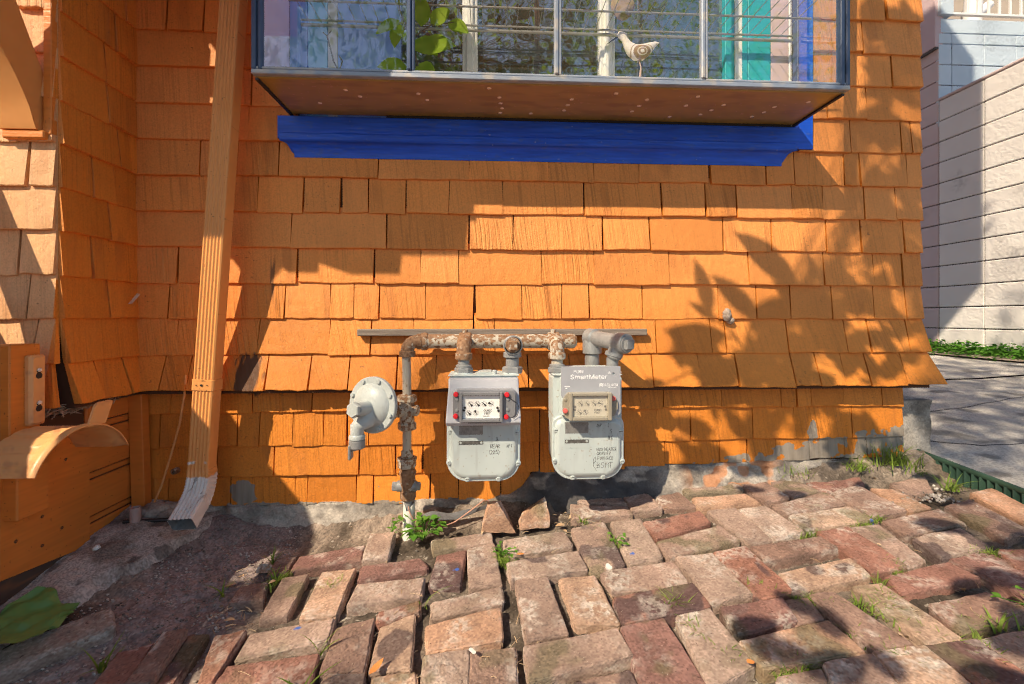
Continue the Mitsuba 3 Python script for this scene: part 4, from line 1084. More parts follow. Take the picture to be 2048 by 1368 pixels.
S(m1 + '__seal_wire', tube([(X + .066, -.266, .393), (X + .078, -.271, .385), (X + .090, -.268, .376), (X + .094, -.268, .36), (X + .089, -.268, .345), (X + .078, -.268, .336)], .0008, 5), 'print_black', smooth=40)
yy = -.2243
w = pen('&', X + .033, yy, .267, .011) + pen('REAR', X + .018, yy, .2475, .011, .62) + pen('APT', X + .062, yy, .249, .0075, .8) + pen('(225)', X + .015, yy, .232, .0095, .72) 
S(m1 + '__handwriting', w, 'pen_ink', smooth=False)

X = .2745
m2 = meter_body(thing('gas_meter', 'grey gas meter carrying a flat grey card lettered in white above yellowed dials', 'gas meter', 'gas meters on the orange wall'), X)
card = Polygon([(.194, .4705), (.356, .4705), (.356, .345), (.350, .3375), (.250, .3375), (.194, .392)])
for hx, hz in ((.337, .4505),):
    card = card.difference(__import__('shapely').geometry.Point(hx, hz).buffer(.0038, 8))
cm = trimesh.creation.extrude_polygon(card, .0045, engine='earcut')
v = cm.vertices.copy()
cm.vertices = np.stack([v[:, 0], -.2455 + v[:, 2] * 1.0, v[:, 1]], 1)
cm.invert() if cm.volume < 0 else None
S(m2 + '__module_card', cm, 'grey_card', smooth=20, label='flat grey module card with white lettering')
S(m2 + '__module_card__bracket', [cbox(.205, .346, -.2408, -.13, .40, .462, .004), cbox(.1955, .3545, -.241, -.205, .335, .44, .004)], 'meter_paint', smooth=20)
yc = -.2457
tx = [lettering('PG&E', .0085, .2275, yc, .4525, .0005, width=.0265), lettering('SmartMeter', .0120, .2185, yc, .4365, .0005, width=.100), lettering('ACLARA', .0072, .3110, yc, .4165, .0005, width=.038),
      box(.2985, .3085, yc - .0005, yc, .4165, .4245), box(.2015, .2185, yc - .0004, yc, .4165, .4180), box(.206, .210, yc - .0004, yc, .4105, .4135), box(.322, .346, yc - .0004, yc, .4128, .4138)]
for r_ in (.003, .0055, .008):
    th = np.linspace(.15, 1.2, 6)
    tx.append(tube([(.321 + r_ * math.cos(t), yc, .4495 + r_ * math.sin(t)) for t in th], .0006, 4))
S(m2 + '__module_card__lettering', tx, 'print_white', smooth=False)
S(m2 + '__module_card__lettering', [box(.3012, .3032, yc - .0009, yc - .0006, .4165, .4225), box(.3047, .3062, yc - .0009, yc - .0006, .4185, .4245)], 'grey_card', smooth=False)
S(m2 + '__index_cover', [layered([([(.197, .352), (.204, .335), (.212, .331), (.327, .331), (.338, .340), (.347, .358), (.347, .374), (.338, .392), (.326, .402), (.213, .402), (.203, .392), (.197, .378)], -.2457), ([(.197, .352), (.204, .335), (.212, .331), (.327, .331), (.338, .340), (.347, .358), (.347, .374), (.338, .392), (.326, .402), (.213, .402), (.203, .392), (.197, .378)], -.252)])], 'yellowed_plastic', smooth=25)
fr = []
for (a, b, c1, e) in ((.2125, .2215, .329, .403), (.3155, .3265, .329, .403), (.2216, .3154, .394, .403), (.2216, .3154, .329, .339)):
    fr.append(cbox(a, b, -.272, -.2522, c1, e, .002))
S(m2 + '__index_frame', fr, 'yellowed_plastic', smooth=20)
S(m2 + '__dial', cbox(.2217, .3153, -.264, -.2523, .3392, .3938, .0004), 'dial_yellowed', smooth=False)
dial_print(m2, 0, -.2641, .374, .351, 'print_grey', (.243, .2605, .279, .296), (.240, .256), .0075)
S(m2 + '__dial_print', [lettering('CUBIC', .0047, .2785, -.2641, .3545, .0004, True), lettering('FEET', .0047, .280, -.2641, .3475, .0004, True)], 'print_grey', smooth=False)
for a, z in ((.2275, .366), (.309, .366), (.2265, .358), (.3105, .358)):
    S(m2 + '__dial_screw', rod((a, -.2641, z), (a, -.2655, z), .0032, 10), 'print_grey', smooth=30)
S(m2 + '__index_window', sheet((.2217, -.268, .3392), (.3153, -.268, .3392), (.3153, -.268, .3938), (.2217, -.268, .3938)), 'window_glass', smooth=False)
for a, z in ((.334, .385), (.2035, .353)):
    S(m2 + '__plug', lathe([(.0066, 0), (.0066, .005), (.0055, .0065), (0, .007)], (a, -.2521, z), (0, -1, 0), 16), 'faded_red_plug', smooth=40)
for a, z in ((.2035, .383), (.334, .361)):
    S(m2 + '__index_screw', lathe([(.0045, 0), (.004, .0025), (0, .003)], (a, -.2521, z), (0, -1, 0), 12), 'yellowed_plastic', smooth=30)
yy = -.2243
w = pen('AP   1', X + .022, yy, .301, .010, .85) + pen('5', X + .058, yy, .283, .012) + pen('#6', X + .052, yy, .266, .011, .8) + pen('H2O HEATER', X + .022, yy, .2355, .0085, .72, narrow=.95) + pen('GRAVITY', X + .022, yy, .2245, .0082, .74)
w += pen('FURNACE', X + .024, yy, .2115, .0085, .76) + pen('BSMT.', X + .022, yy, .189, .0145, .80) + [tube([(X + .020, yy, .183), (X + .012, yy, .195), (X + .013, yy, .214), (X + .018, yy, .219), (X + .019, yy, .207), (X + .013, yy, .203)], .00055, 4)]
S(m2 + '__handwriting', w, 'pen_ink', smooth=False)

# ------------------------------------------------------------------ ground
BR = [[0.643,0.017,0.822,0.018,0.805,-0.06,0.619,-0.056],[0.817,0.001,0.906,0.011,0.904,-0.139,0.817,-0.155],[0.916,0.001,0.994,0.029,1.022,-0.107,0.917,-0.136],[1.022,0.006,1.108,0.021,1.11,-0.009,1.023,-0.034],[1.026,-0.046,1.212,-0.024,1.175,-0.094,1.037,-0.12],[0.639,-0.075,0.798,-0.084,0.808,-0.151,0.622,-0.149],[0.824,-0.176,1.022,-0.121,1.028,-0.2,0.845,-0.226],[0.839,-0.233,1.028,-0.209,1.032,-0.289,0.828,-0.308],[1.035,-0.134,1.146,-0.109,1.149,-0.262,1.048,-0.273],[1.175,-0.12,1.234,-0.137,1.234,-0.25,1.155,-0.263],[1.256,-0.102,1.39,-0.083,1.31,-0.183,1.237,-0.172],[0.636,-0.164,0.727,-0.161,0.73,-0.321,0.661,-0.347],[0.726,-0.17,0.815,-0.161,0.826,-0.308,0.731,-0.331],[0.44,-0.187,0.613,-0.168,0.614,-0.228,0.447,-0.266],[0.446,-0.279,0.63,-0.242,0.641,-0.321,0.45,-0.353],[0.559,-0.354,0.646,-0.348,0.654,-0.512,0.564,-0.52],[0.659,-0.35,0.844,-0.338,0.85,-0.393,0.657,-0.411],[0.66,-0.452,0.847,-0.43,0.839,-0.494,0.649,-0.52],[0.852,-0.32,0.941,-0.317,0.944,-0.474,0.852,-0.487],[0.946,-0.313,1.03,-0.311,1.008,-0.455,0.942,-0.473],[0.463,-0.358,0.553,-0.359,0.562,-0.51,0.468,-0.518],[1.269,-0.258,1.367,-0.235,1.346,-0.389,1.255,-0.416],[1.395,-0.216,1.475,-0.204,1.459,-0.305,1.363,-0.369],[1.046,-0.301,1.243,-0.262,1.233,-0.345,1.045,-0.374],[1.053,-0.383,1.201,-0.358,1.181,-0.443,1.036,-0.468],[1.055,-0.468,1.162,-0.449,1.165,-0.53,1.076,-0.597],[0.872,-0.498,1.038,-0.477,1.05,-0.535,0.859,-0.553],[0.88,-0.589,1.007,-0.581,1.038,-0.631,0.862,-0.665],[0.777,-0.52,0.848,-0.516,0.855,-0.671,0.782,-0.677],[0.672,-0.533,0.73,-0.53,0.764,-0.671,0.685,-0.68],[0.478,-0.536,0.615,-0.532,0.598,-0.594,0.475,-0.609],[0.616,-0.534,0.669,-0.533,0.661,-0.591,0.598,-0.601],[0.467,-0.627,0.658,-0.599,0.664,-0.684,0.473,-0.69],[0.581,-0.694,0.669,-0.689,0.66,-0.746,0.562,-0.742],[0.685,-0.68,0.778,-0.679,0.771,-0.781,0.657,-0.771],[0.776,-0.684,0.873,-0.681,0.878,-0.769,0.778,-0.781],[0.877,-0.678,0.985,-0.668,0.933,-0.728,0.878,-0.733],[0.487,-0.711,0.565,-0.703,0.545,-0.756,0.456,-0.745],[1.181,-0.462,1.242,-0.467,1.177,-0.532,1.152,-0.517],[0.252,0.023,0.422,-0.005,0.426,-0.081,0.248,-0.03],[0.259,-0.047,0.42,-0.094,0.422,-0.137,0.246,-0.13],[0.427,0.003,0.51,-0.009,0.518,-0.124,0.429,-0.125],[0.527,-0.002,0.609,-0.002,0.624,-0.126,0.528,-0.116],[0.042,-0.203,0.207,-0.198,0.22,-0.265,0.045,-0.279],[0.048,-0.315,0.227,-0.294,0.236,-0.369,0.056,-0.385],[0.234,-0.179,0.332,-0.168,0.333,-0.358,0.243,-0.387],[0.355,-0.155,0.441,-0.163,0.432,-0.349,0.342,-0.356],[-0.057,-0.24,0.014,-0.221,0.029,-0.386,-0.045,-0.388],[0.063,-0.392,0.138,-0.393,0.156,-0.56,0.073,-0.564],[0.166,-0.389,0.251,-0.392,0.265,-0.543,0.177,-0.528],[0.271,-0.38,0.446,-0.368,0.451,-0.449,0.278,-0.453],[0.271,-0.477,0.453,-0.46,0.459,-0.534,0.276,-0.549],[0.263,-0.562,0.353,-0.552,0.366,-0.714,0.258,-0.705],[0.384,-0.542,0.457,-0.537,0.465,-0.675,0.366,-0.714],[0.069,-0.58,0.249,-0.568,0.26,-0.635,0.074,-0.657],[0.147,-0.67,0.246,-0.658,0.254,-0.71,0.137,-0.706],[-0.034,-0.582,0.05,-0.579,0.049,-0.678,-0.033,-0.667],[-0.346,-0.119,-0.275,-0.117,-0.267,-0.237,-0.336,-0.238],[-0.514,-0.188,-0.352,-0.167,-0.34,-0.237,-0.512,-0.255],[-0.33,-0.258,-0.183,-0.248,-0.154,-0.294,-0.319,-0.319],[-0.158,-0.173,0.003,-0.152,0.007,-0.21,-0.147,-0.224],[-0.137,-0.246,-0.062,-0.233,-0.067,-0.371,-0.143,-0.361],[-0.52,-0.286,-0.458,-0.279,-0.449,-0.415,-0.509,-0.419],[-0.428,-0.272,-0.344,-0.268,-0.336,-0.427,-0.416,-0.433],[-0.61,-0.305,-0.557,-0.291,-0.531,-0.359,-0.604,-0.363],[-0.576,-0.197,-0.528,-0.192,-0.526,-0.25,-0.569,-0.267],[-0.315,-0.344,-0.158,-0.34,-0.159,-0.403,-0.317,-0.412],[-0.24,-0.446,-0.156,-0.422,-0.154,-0.455,-0.236,-0.473],[-0.126,-0.427,0.026,-0.402,0.028,-0.456,-0.123,-0.477],[-0.129,-0.497,0.024,-0.473,0.025,-0.559,-0.118,-0.567],[-0.507,-0.458,-0.338,-0.44,-0.331,-0.503,-0.499,-0.531],[-0.58,-0.464,-0.517,-0.459,-0.509,-0.586,-0.529,-0.607],[-0.501,-0.548,-0.336,-0.545,-0.322,-0.623,-0.505,-0.604],[-0.322,-0.477,-0.248,-0.458,-0.233,-0.592,-0.316,-0.583],[-0.227,-0.491,-0.16,-0.459,-0.144,-0.604,-0.221,-0.596],[-0.124,-0.577,-0.04,-0.575,-0.036,-0.663,-0.117,-0.658],[-0.212,-0.61,-0.135,-0.611,-0.12,-0.685,-0.203,-0.674],[-0.304,-0.595,-0.229,-0.605,-0.213,-0.673,-0.297,-0.662],[-0.642,-0.45,-0.598,-0.452,-0.587,-0.577,-0.621,-0.583],[-0.69,-0.458,-0.644,-0.45,-0.622,-0.583,-0.672,-0.576],[-0.749,-0.497,-0.694,-0.474,-0.669,-0.577,-0.736,-0.574],[-0.971,-0.499,-0.849,-0.393,-0.8,-0.442,-0.93,-0.548]]
patio = struct('brick_patio')
def zleft(x, y):
    """the ground rises again towards the low wall at the left"""
    t = np.clip((-.62 - x) / .40, 0, 1)
    return zg(x, y) * (1 - t) + (.030 + .19 * np.clip(y, -.8, .05)) * t
def brick_mesh(q, h, seed, dz=0.0, tilt=(0, 0), worn=1.0):
    """q: four corners (x, y) of the top; a worn brick with rounded edges"""
    q = np.asarray(q, float).reshape(4, 2)
    nu, nv, nw = 13, 7, 4
    g = trimesh.creation.box((1, 1, 1))
    # surface grid of a unit box
    P_, F_ = [], []
    def stops(n, l, e=.0055):
        m_ = min(.25, e / l)
        return np.concatenate([[0, m_ * .35, m_], np.linspace(m_, 1 - m_, n - 3)[1:-1], [1 - m_, 1 - m_ * .35, 1]])
    def face(fn, a, b, la, lb):
        o = len(P_)
        sa, sb = stops(a, la), stops(b, lb)
        a, b = len(sa) - 1, len(sb) - 1
        for i in range(a + 1):
            for j in range(b + 1):
                P_.append(fn(sa[i], sb[j]))
        for i in range(a):
            for j in range(b):
                k = o + i * (b + 1) + j
                F_.append([k, k + b + 1, k + b + 2]); F_.append([k, k + b + 2, k + 1])
    L = [np.linalg.norm(q[1] - q[0]), np.linalg.norm(q[3] - q[0])]
    a, b = (12, 8) if L[0] > L[1] else (8, 12)
    face(lambda u, v: (u, v, 1), a, b, L[0], L[1])
    nw = 6
    face(lambda u, v: (u, 0, v), a, nw, L[0], h); face(lambda u, v: (1, u, v), b, nw, L[1], h)
    face(lambda u, v: (1 - u, 1, v), a, nw, L[0], h); face(lambda u, v: (0, 1 - u, v), b, nw, L[1], h)
    p = np.array(P_)
    # distance (m) to the edges, for rounding
    lu, lv = L
    e = .0055 * worn
    du = np.minimum(p[:, 0], 1 - p[:, 0]) * lu
    dv = np.minimum(p[:, 1], 1 - p[:, 1]) * lv
    dw = (1 - p[:, 2]) * h
    def ease(d): return np.clip(1 - d / e, 0, 1) ** 2
    u = p[:, 0] + np.sign(.5 - p[:, 0]) * (ease(dv) * ease(du) + ease(dw) * ease(du)) * e * .55 / lu
    v = p[:, 1] + np.sign(.5 - p[:, 1]) * (ease(du) * ease(dv) + ease(dw) * ease(dv)) * e * .55 / lv
    w = p[:, 2] - ease(dw) * np.maximum(ease(du), ease(dv)) * e * .6 / h
    A, B, C_, D_ = q
    # top edge at image top (A, B); the far side is y larger
    xy = (A * (1 - u)[:, None] + B * u[:, None]) * v[:, None] + (D_ * (1 - u)[:, None] + C_ * u[:, None]) * (1 - v)[:, None]
    base = zleft(xy[:, 0], xy[:, 1]) - .004 * np.clip((-.62 - xy[:, 0]) / .1, 0, 1)
    z = base + dz - (1 - w) * h + tilt[0] * (u - .5) * lu + tilt[1] * (v - .5) * lv
    out = np.stack([xy[:, 0], xy[:, 1], z], 1)
    ns = meshkit.fbm(out * 40 + seed, 3, 7) - .5
    nx_ = meshkit.fbm(out * 55 + seed + 9, 3, 8) - .5
    cen = out.mean(0)
    out[:, 2] += ns * .006 * worn
    dirs = out[:, :2] - cen[:2]
    dirs /= np.linalg.norm(dirs, axis=1, keepdims=True) + 1e-9
    side = np.clip(1 - np.minimum(du, dv) / .02, 0, 1)
    out[:, :2] += dirs * (nx_ * .008 * worn * side)[:, None]
    m = mesh(out, F_)
    m.merge_vertices(digits_vertex=6)
    m.fix_normals() if False else None
    if m.face_normals[0][2] < 0: m.invert()
    return m
bi = [1000]
def put_brick(q, dz=0.0, tilt=(0, 0), h=.055, worn=1.0, inset=-.005):
    bi[0] += 1
    q = np.asarray(q, float).reshape(4, 2)
    c = q.mean(0)
    q = c + (q - c) * (1 - inset / np.linalg.norm(q - c, axis=1, keepdims=True))
    m = brick_mesh(q, h, bi[0] * 1.7, dz, tilt, worn)
    m = trimesh.graph.smooth_shade(m, angle=math.radians(50), facet_minarea=None)
    k = numbered(patio + '__brick')
    scene[k] = mikit.ply(mesh(m.vertices, m.faces), 'old_brick', smooth=True, uv=uvid(m, bi[0]))
for n_, b in enumerate(BR):
    q = np.array(b).reshape(4, 2)
    edge = q.mean(0)[0] < -.62
    put_brick(q, dz=R.uniform(-.004, .004) + (.022 if q.mean(0)[0] < -.8 else .012 if q.mean(0)[0] < -.62 else 0), tilt=(R.uniform(-.03, .03), R.uniform(-.03, .03)), worn=R.uniform(.7, 1.3))
# the courses nearest the camera, below the picture
yb = -.80
for r_ in range(7):
    xb = -.75 + (.1 if r_ % 2 else 0)
    while xb < 1.3:
        if not (xb > .55 and r_ < 0):
            put_brick([(xb, yb), (xb + .19, yb), (xb + .19, yb - .085), (xb, yb - .085)], dz=R.uniform(-.006, .002), tilt=(R.uniform(-.03, .03), R.uniform(-.03, .03)))
        xb += .196
    yb -= .093
# loose and broken bricks by the wall
lb = thing('broken_brick', 'broken brick wedge standing on edge at the wall below the left gas meter', 'brick')
m = hull([(0, 0, 0), (.078, .0, .0), (.07, .07, 0), (.0, .06, 0), (.018, .012, .055), (.036, .02, .062), (.045, .05, .052), (.015, .05, .05)])
m = m.subdivide().subdivide().subdivide()
m = displaced(m, .004, 50, 3)
m.vertices *= [1.25, 1.15, 1.3]
m.apply_translation((-.022, -.165, -.012))
S(lb, trimesh.Trimesh(m.vertices, m.faces), 'old_brick', smooth=30)
lb = thing('broken_brick', 'tilted grey brick fragment leaning beside the brick wedge under the meters', 'brick')
m = hull([(0, 0, 0), (.072, .01, .0), (.075, .06, .008), (.0, .05, .0), (.004, .01, .022), (.066, .05, .058), (.076, .015, .02), (.01, .05, .022)])
m = m.subdivide().subdivide().subdivide()
m = displaced(m, .004, 50, 5)
m.vertices *= [1.2, 1.2, 1.2]
m.apply_translation((.088, -.165, -.006))
S(lb, trimesh.Trimesh(m.vertices, m.faces), 'old_brick', smooth=30)
lb = thing('broken_brick', 'small dark brick shard half buried in the shaded soil', 'brick')
m = hull([(0, 0, 0), (.045, .0, .0), (.05, .02, 0), (.012, .03, 0), (.010, .012, .018), (.035, .016, .016)])
m.apply_translation((-.615, -.235, -.068))
S(lb, m, 'old_brick', smooth=20)
sl_ = thing('roof_slate', 'thin curled strip of grey roofing lying against the foundation', 'roofing scrap')
v, f = [], []
for i, t in enumerate(np.linspace(0, 1, 16)):
    x = -.205 + .23 * t
    z = -.008 + .030 * t + .006 * math.sin(t * 9)
    v += [(x, -.095 - .012 * math.sin(t * 6), z), (x, -.085, z + .014 + .004 * math.sin(t * 14)), (x, -.083, z + .014 + .004 * math.sin(t * 14)), (x, -.093 - .012 * math.sin(t * 6), z - .002)]
for i in range(15):
    a = 4 * i
    for k in range(4):
        l = (k + 1) % 4
        f += [[a + k, a + 4 + k, a + 4 + l], [a + k, a + 4 + l, a + l]]
S(sl_, mesh(v, f), 'roofing', smooth=30)

# soil sheet under and beside the bricks
def ground_sheet(x0, x1, y0, y1, nx, ny, zf):
    X_, Y_ = np.meshgrid(np.linspace(x0, x1, nx), np.linspace(y0, y1, ny))
    v = np.stack([X_.ravel(), Y_.ravel(), zf(X_.ravel(), Y_.ravel())], 1)
    i = np.arange(nx * ny).reshape(ny, nx)
    a, b, c, d_ = i[:-1, :-1].ravel(), i[:-1, 1:].ravel(), i[1:, 1:].ravel(), i[1:, :-1].ravel()
    return mesh(v, np.concatenate([np.stack([a, b, c], 1), np.stack([a, c, d_], 1)]))
def soil_z(x, y):
    P2 = np.stack([x, y, 0 * x], 1)
    brick = np.clip((x + .60 + .12 * np.clip(y + .35, -1, .3)) / .05, 0, 1)
    brick = np.maximum(brick, np.clip((-.42 - y) / .05, 0, 1) * np.clip((x + .82) / .06, 0, 1))
    near = np.clip((y + .05) / .05, 0, 1)
    z = zleft(x, y) - .024 * brick * (1 - .7 * near) - .014 * (1 - brick)
    z += (meshkit.fbm(P2 * 9, 3, 2) - .5) * .022 * (1 - .5 * brick) + (meshkit.fbm(P2 * 60, 3, 5) - .5) * .013
    z += .02 * np.exp(-((y + .02) / .05) ** 2) * (x < .2) * (x > -1.0)
    z += .040 * np.clip((x - .85) / .3, 0, 1) * np.clip((y + .10) / .08, 0, 1)
    return z
S(struct('soil'), ground_sheet(-1.6, 1.49, -1.7, .14, 330, 200, soil_z), 'garden_soil', smooth=True)
def apron_z(x, y):
    P2 = np.stack([x, y, 0 * x], 1)
    edge = np.clip((-.84 - .10 * meshkit.fbm(P2 * 10, 3, 4) + .35 * np.clip(y + .25, -.4, .25) - x) / .04, 0, 1)
    z = zleft(x, y) + .004 - .032 * (1 - edge)
    return z + (meshkit.fbm(P2 * 20, 3, 12) - .5) * .012 + (meshkit.fbm(P2 * 90, 2, 15) - .5) * .004
S(struct('concrete_path'), ground_sheet(-1.5, -.72, -1.7, .03, 130, 260, apron_z), 'worn_concrete', smooth=True)
# lumps of old mortar in the corner by the low wall
for k_, (x, y, s) in enumerate(((-1.00, -.04, .034), (-.955, -.05, .026), (-1.035, -.06, .022), (-.97, -.02, .03))):
    m = trimesh.creation.icosphere(3, s)
    m.vertices *= [1.5, .9, .75]
    m = displaced(m, s * .35, 28, k_)
    m.apply_translation((x, y, float(zleft(x, y)) + .002))
    S(house + '__foundation', m, 'foundation_mortar', smooth=True)
st_ = thing('plastic_stub', 'short pinkish plastic pipe stub rising from the shaded concrete', 'pipe')
S(st_, lathe([(.0085, -.05), (.0085, .040), (.0095, .043), (.0125, .043), (.0132, .040), (.0132, -.05)], (-1.02, -.095, float(zleft(-1.02, -.095)) + .0), (0, 0, 1), 20), 'pink_pvc', smooth=35)
tu = thing('rubber_tube', 'black bent rubber tube lying in the corner behind the downspout', 'tube')
S(tu, tube([(-1.05, -.10, .016), (-1.0, -.09, .012), (-.945, -.075, .008), (-.905, -.055, .012), (-.885, -.04, .010), (-.90, -.025, .012), (-.94, -.03, .012)], .0055, 8), 'dark_rubber', smooth=50)
mp = thing('stone_fragment', 'small white stone chip lying on the shaded concrete', 'stone')
m = displaced(trimesh.creation.icosphere(2, .008), .003, 150, 1)
m.apply_translation((-1.03, -.21, float(zleft(-1.03, -.21)) + .006))
S(mp, m, 'white_pvc', smooth=True)

# debris: pebbles, crumbs and dry bits as stuff
deb = []
for i in range(2600):
    x, y = (R.uniform(-1.1, 1.42), R.uniform(-.9, .02)) if i < 900 else (R.uniform(-.96, -.56), R.uniform(-.8, .0))
    on_soil = (-.95 < x < -.55) or R.random() < .25
    if not on_soil and R.random() < .55: continue
    s = R.uniform(.0012, .0042)
    m = trimesh.creation.icosphere(0, s)
    m.vertices *= [1, R.uniform(.5, 1), R.uniform(.4, .8)]
    zz_ = float(soil_z(np.array([x]), np.array([y]))[0]) + s * .4
    m.apply_translation((x, y, zz_ ))
    deb.append(m)
for i in range(80):                                  # white pebbles at the right-hand end
    a, r_ = R.uniform(0, 6.3), abs(R.gauss(0, .035))
    x, y = 1.298 + r_ * 1.5 * math.cos(a), -.20 + r_ * math.sin(a)
    m = trimesh.creation.icosphere(0, R.uniform(.002, .005))
    m.apply_translation((x, y, float(zg(x, y)) - .004))
    deb.append(m)
k = 'gravel'
labels[k] = {'label': 'loose grit and small pebbles scattered over the soil and joints', 'category': 'gravel', 'kind': 'stuff'}
S(k, deb, 'worn_concrete', smooth=False)
ltr = []
for i in range(300):
    x, y = R.uniform(-1.05, 1.4), R.uniform(-.85, -.0)
    if R.random() < .5:
        x, y = R.choice([(.25, -.14), (-.56, -.4), (-.2, -.44), (.02, -.6), (.9, .06), (1.07, .03), (.96, -.60), (-.6, -.25)])
        x += R.gauss(0, .035); y += R.gauss(0, .03)
    z = float(zg(x, y)) + R.uniform(-.018, .004)
    a, l = R.uniform(0, 6.3), R.uniform(.008, .03)
    if R.random() < .85:
        d_ = np.array([math.cos(a), math.sin(a), R.uniform(-.2, .3)]) * l * .5
        c = np.array([x, y, z])
        ltr.append(tube([c - d_, c + [0, 0, .002], c + d_], R.uniform(.0004, .0009), 4))
    else:
        ltr.append(rot(leaf(l, l * .5, .3, .4, 3), rz=a, ry=R.uniform(-.4, .3), rx=R.uniform(-.5, .5), at=(x, y, z + .004)))
labels['leaf_litter'] = {'label': 'dry leaf scraps and straw caught between the bricks', 'category': 'leaf litter', 'kind': 'stuff'}
S('leaf_litter', ltr, 'dry_leaf', smooth=False)

# ------------------------------------------------------------------ plants on the ground
def blade(base, az, L, bend, w):
    v, f = [], []
    n = 5
    d_ = np.array([math.cos(az), math.sin(az)])
    s = np.array([-d_[1], d_[0]])
    for i in range(n + 1):
        u = i / n
        out = L * (u * .25 + bend * u * u)
        z = L * (u - .35 * bend * u * u)
        ww = w * (1 - u ** 1.8) * .5 + .00008
        c = np.array([base[0] + d_[0] * out, base[1] + d_[1] * out, base[2] + z])
        v += [c - [s[0] * ww, s[1] * ww, 0], c + [s[0] * ww, s[1] * ww, 0]]
    for i in range(n):
        a = 2 * i
        f += [[a, a + 2, a + 3], [a, a + 3, a + 1]]
    return mesh(v, f)
def tuft(x, y, n, L, spread, w=.0035, dz=-.012, bend=.8):
    out = []
    for i in range(n):
        a = R.uniform(0, 6.283)
        r_ = abs(R.gauss(0, spread))
        b = (x + r_ * math.cos(a), y + r_ * math.sin(a), float(zg(x, y)) + dz)
        out.append(blade(b, R.uniform(0, 6.283), L * R.uniform(.5, 1.1), bend * R.uniform(.3, 1.3), w * R.uniform(.7, 1.2)))
    return out
TUFTS = [(-.585, -.195, 10, .050, .006, .005, 'sunlit grass tuft at the edge of the bricks nearest the downspout'), (-.535, -.285, 22, .042, .010, .0035, 'short spiky grass tuft between the end bricks and the shaded soil'),
         (-.648, -.316, 6, .045, .006, .0045, 'small grass sprout growing from the dark bare soil'), (-.765, -.51, 11, .060, .008, .0075, 'broad bladed grass tuft behind the long edging brick at the lower left'),
         (-.335, -.535, 4, .062, .004, .0065, 'single tall grass sprout in the joint near the paint spot'), (-.335, -.635, 6, .07, .006, .008, 'broad grass blades at the bottom edge left of the middle'),
         (1.33, -.045, 120, .085, .040, .0032, 'thick dark green grass clump at the foot of the right wall corner'), (1.20, -.05, 50, .050, .035, .003, 'low grass beside the bricks along the peeling wall'), (1.39, -.17, 34, .055, .016, .004, 'sunlit grass tuft against the green edging strip'),
         (.395, -.51, 40, .040, .014, .0025, 'dense short grass in the joint in the middle of the patio'), (.95, -.655, 22, .035, .02, .0045, 'bright green leafy grass patch at the lower right'), (1.07, -.62, 16, .03, .015, .005, 'small leafy sprout patch at the right edge of the picture'),
         (-.145, -.425, 5, .05, .01, .003, 'thin drooping grass in the wide joint left of the middle'), (1.0, -.045, 26, .035, .035, .0022, 'sparse weeds along the foot of the peeling shingles')]
for x, y, n, L, sp, w, lab in TUFTS:
    g = thing('grass_tuft', lab, 'grass', 'grass tufts between the bricks')
    S(g, tuft(x, y, n, L, sp, w, dz=.022 if x > .95 and y > -.1 else -.012), 'grass_blade', smooth=False)
jg = []
for (x0, y0, x1, y1, n) in ((.86, -.50, .80, -.58, 90), (.80, -.58, .70, -.55, 90), (1.07, -.27, .96, -.31, 120), (.93, -.45, .90, -.50, 80), (.69, -.55, .64, -.53, 60), (.75, -.58, .84, -.68, 80), (.62, -.50, .56, -.485, 60), (.87, -.31, .80, -.33, 60), (1.12, -.45, 1.2, -.47, 90),
                            (.56, -.68, .49, -.71, 90), (.68, -.62, .74, -.72, 80), (.02, -.26, .05, -.32, 110), (-.55, -.3, -.52, -.26, 60), (-.40, -.34, -.37, -.31, 60), (.39, -.55, .44, -.66, 60), (.93, -.6, .86, -.72, 90), (.32, -.25, .37, -.3, 40), (1.25, .0, 1.42, -.06, 120), (.27, -.12, .30, -.2, 40)):
    for i in range(n):
        t = R.random()
        x, y = x0 + (x1 - x0) * t + R.gauss(0, .006), y0 + (y1 - y0) * t + R.gauss(0, .006)
        jg.append(blade((x, y, float(zg(x, y)) - .012), R.uniform(0, 6.283), R.uniform(.010, .026), R.uniform(.4, 1.2), .0022))
labels['joint_grass'] = {'label': 'fine grass and moss growing in the joints between the bricks', 'category': 'grass', 'kind': 'stuff'}
S('joint_grass', jg, 'grass_blade', smooth=False)
def weed(x, y, n, size, sp, lab):
    k = thing('weed', lab, 'weed')
    st, lv = [], []
    for i in range(n):
        a = R.uniform(0, 6.283)
        r_ = abs(R.gauss(0, sp)) + .004
        h_ = R.uniform(.01, .045) * size
        b = np.array([x, y, float(zg(x, y)) - .006])
        e = b + [r_ * math.cos(a), r_ * math.sin(a), h_]
        st.append(tube([b, (b + e) / 2 + [0, 0, .006], e], .0009, 4))
        for q in range(2):
            lv.append(rot(leaf(R.uniform(.014, .024) * size, R.uniform(.010, .016) * size, .25, .25, 4), rz=a + R.uniform(-1, 1), ry=R.uniform(-.6, .15), rx=R.uniform(-.4, .4), at=e))
    S(k + '__stem', st, 'weed_leaf', smooth=40)
    for m in lv:
        S(k + '__leaf', m, 'weed_leaf', smooth=60)
weed(-.185, -.150, 30, 1.25, .036, 'leafy green weed growing round the foot of the white sleeve')
weed(-.285, -.115, 9, .8, .022, 'small weed left of the white sleeve against the foundation')
weed(.035, -.275, 12, .55, .018, 'small leafy weed in the joint beside the broken brick wedge')
weed(.335, -.265, 6, .6, .012, 'tiny weed between two long bricks below the right gas meter')
weed(1.055, -.64, 14, .9, .03, 'broad leafed weed at the right edge of the brick patio')
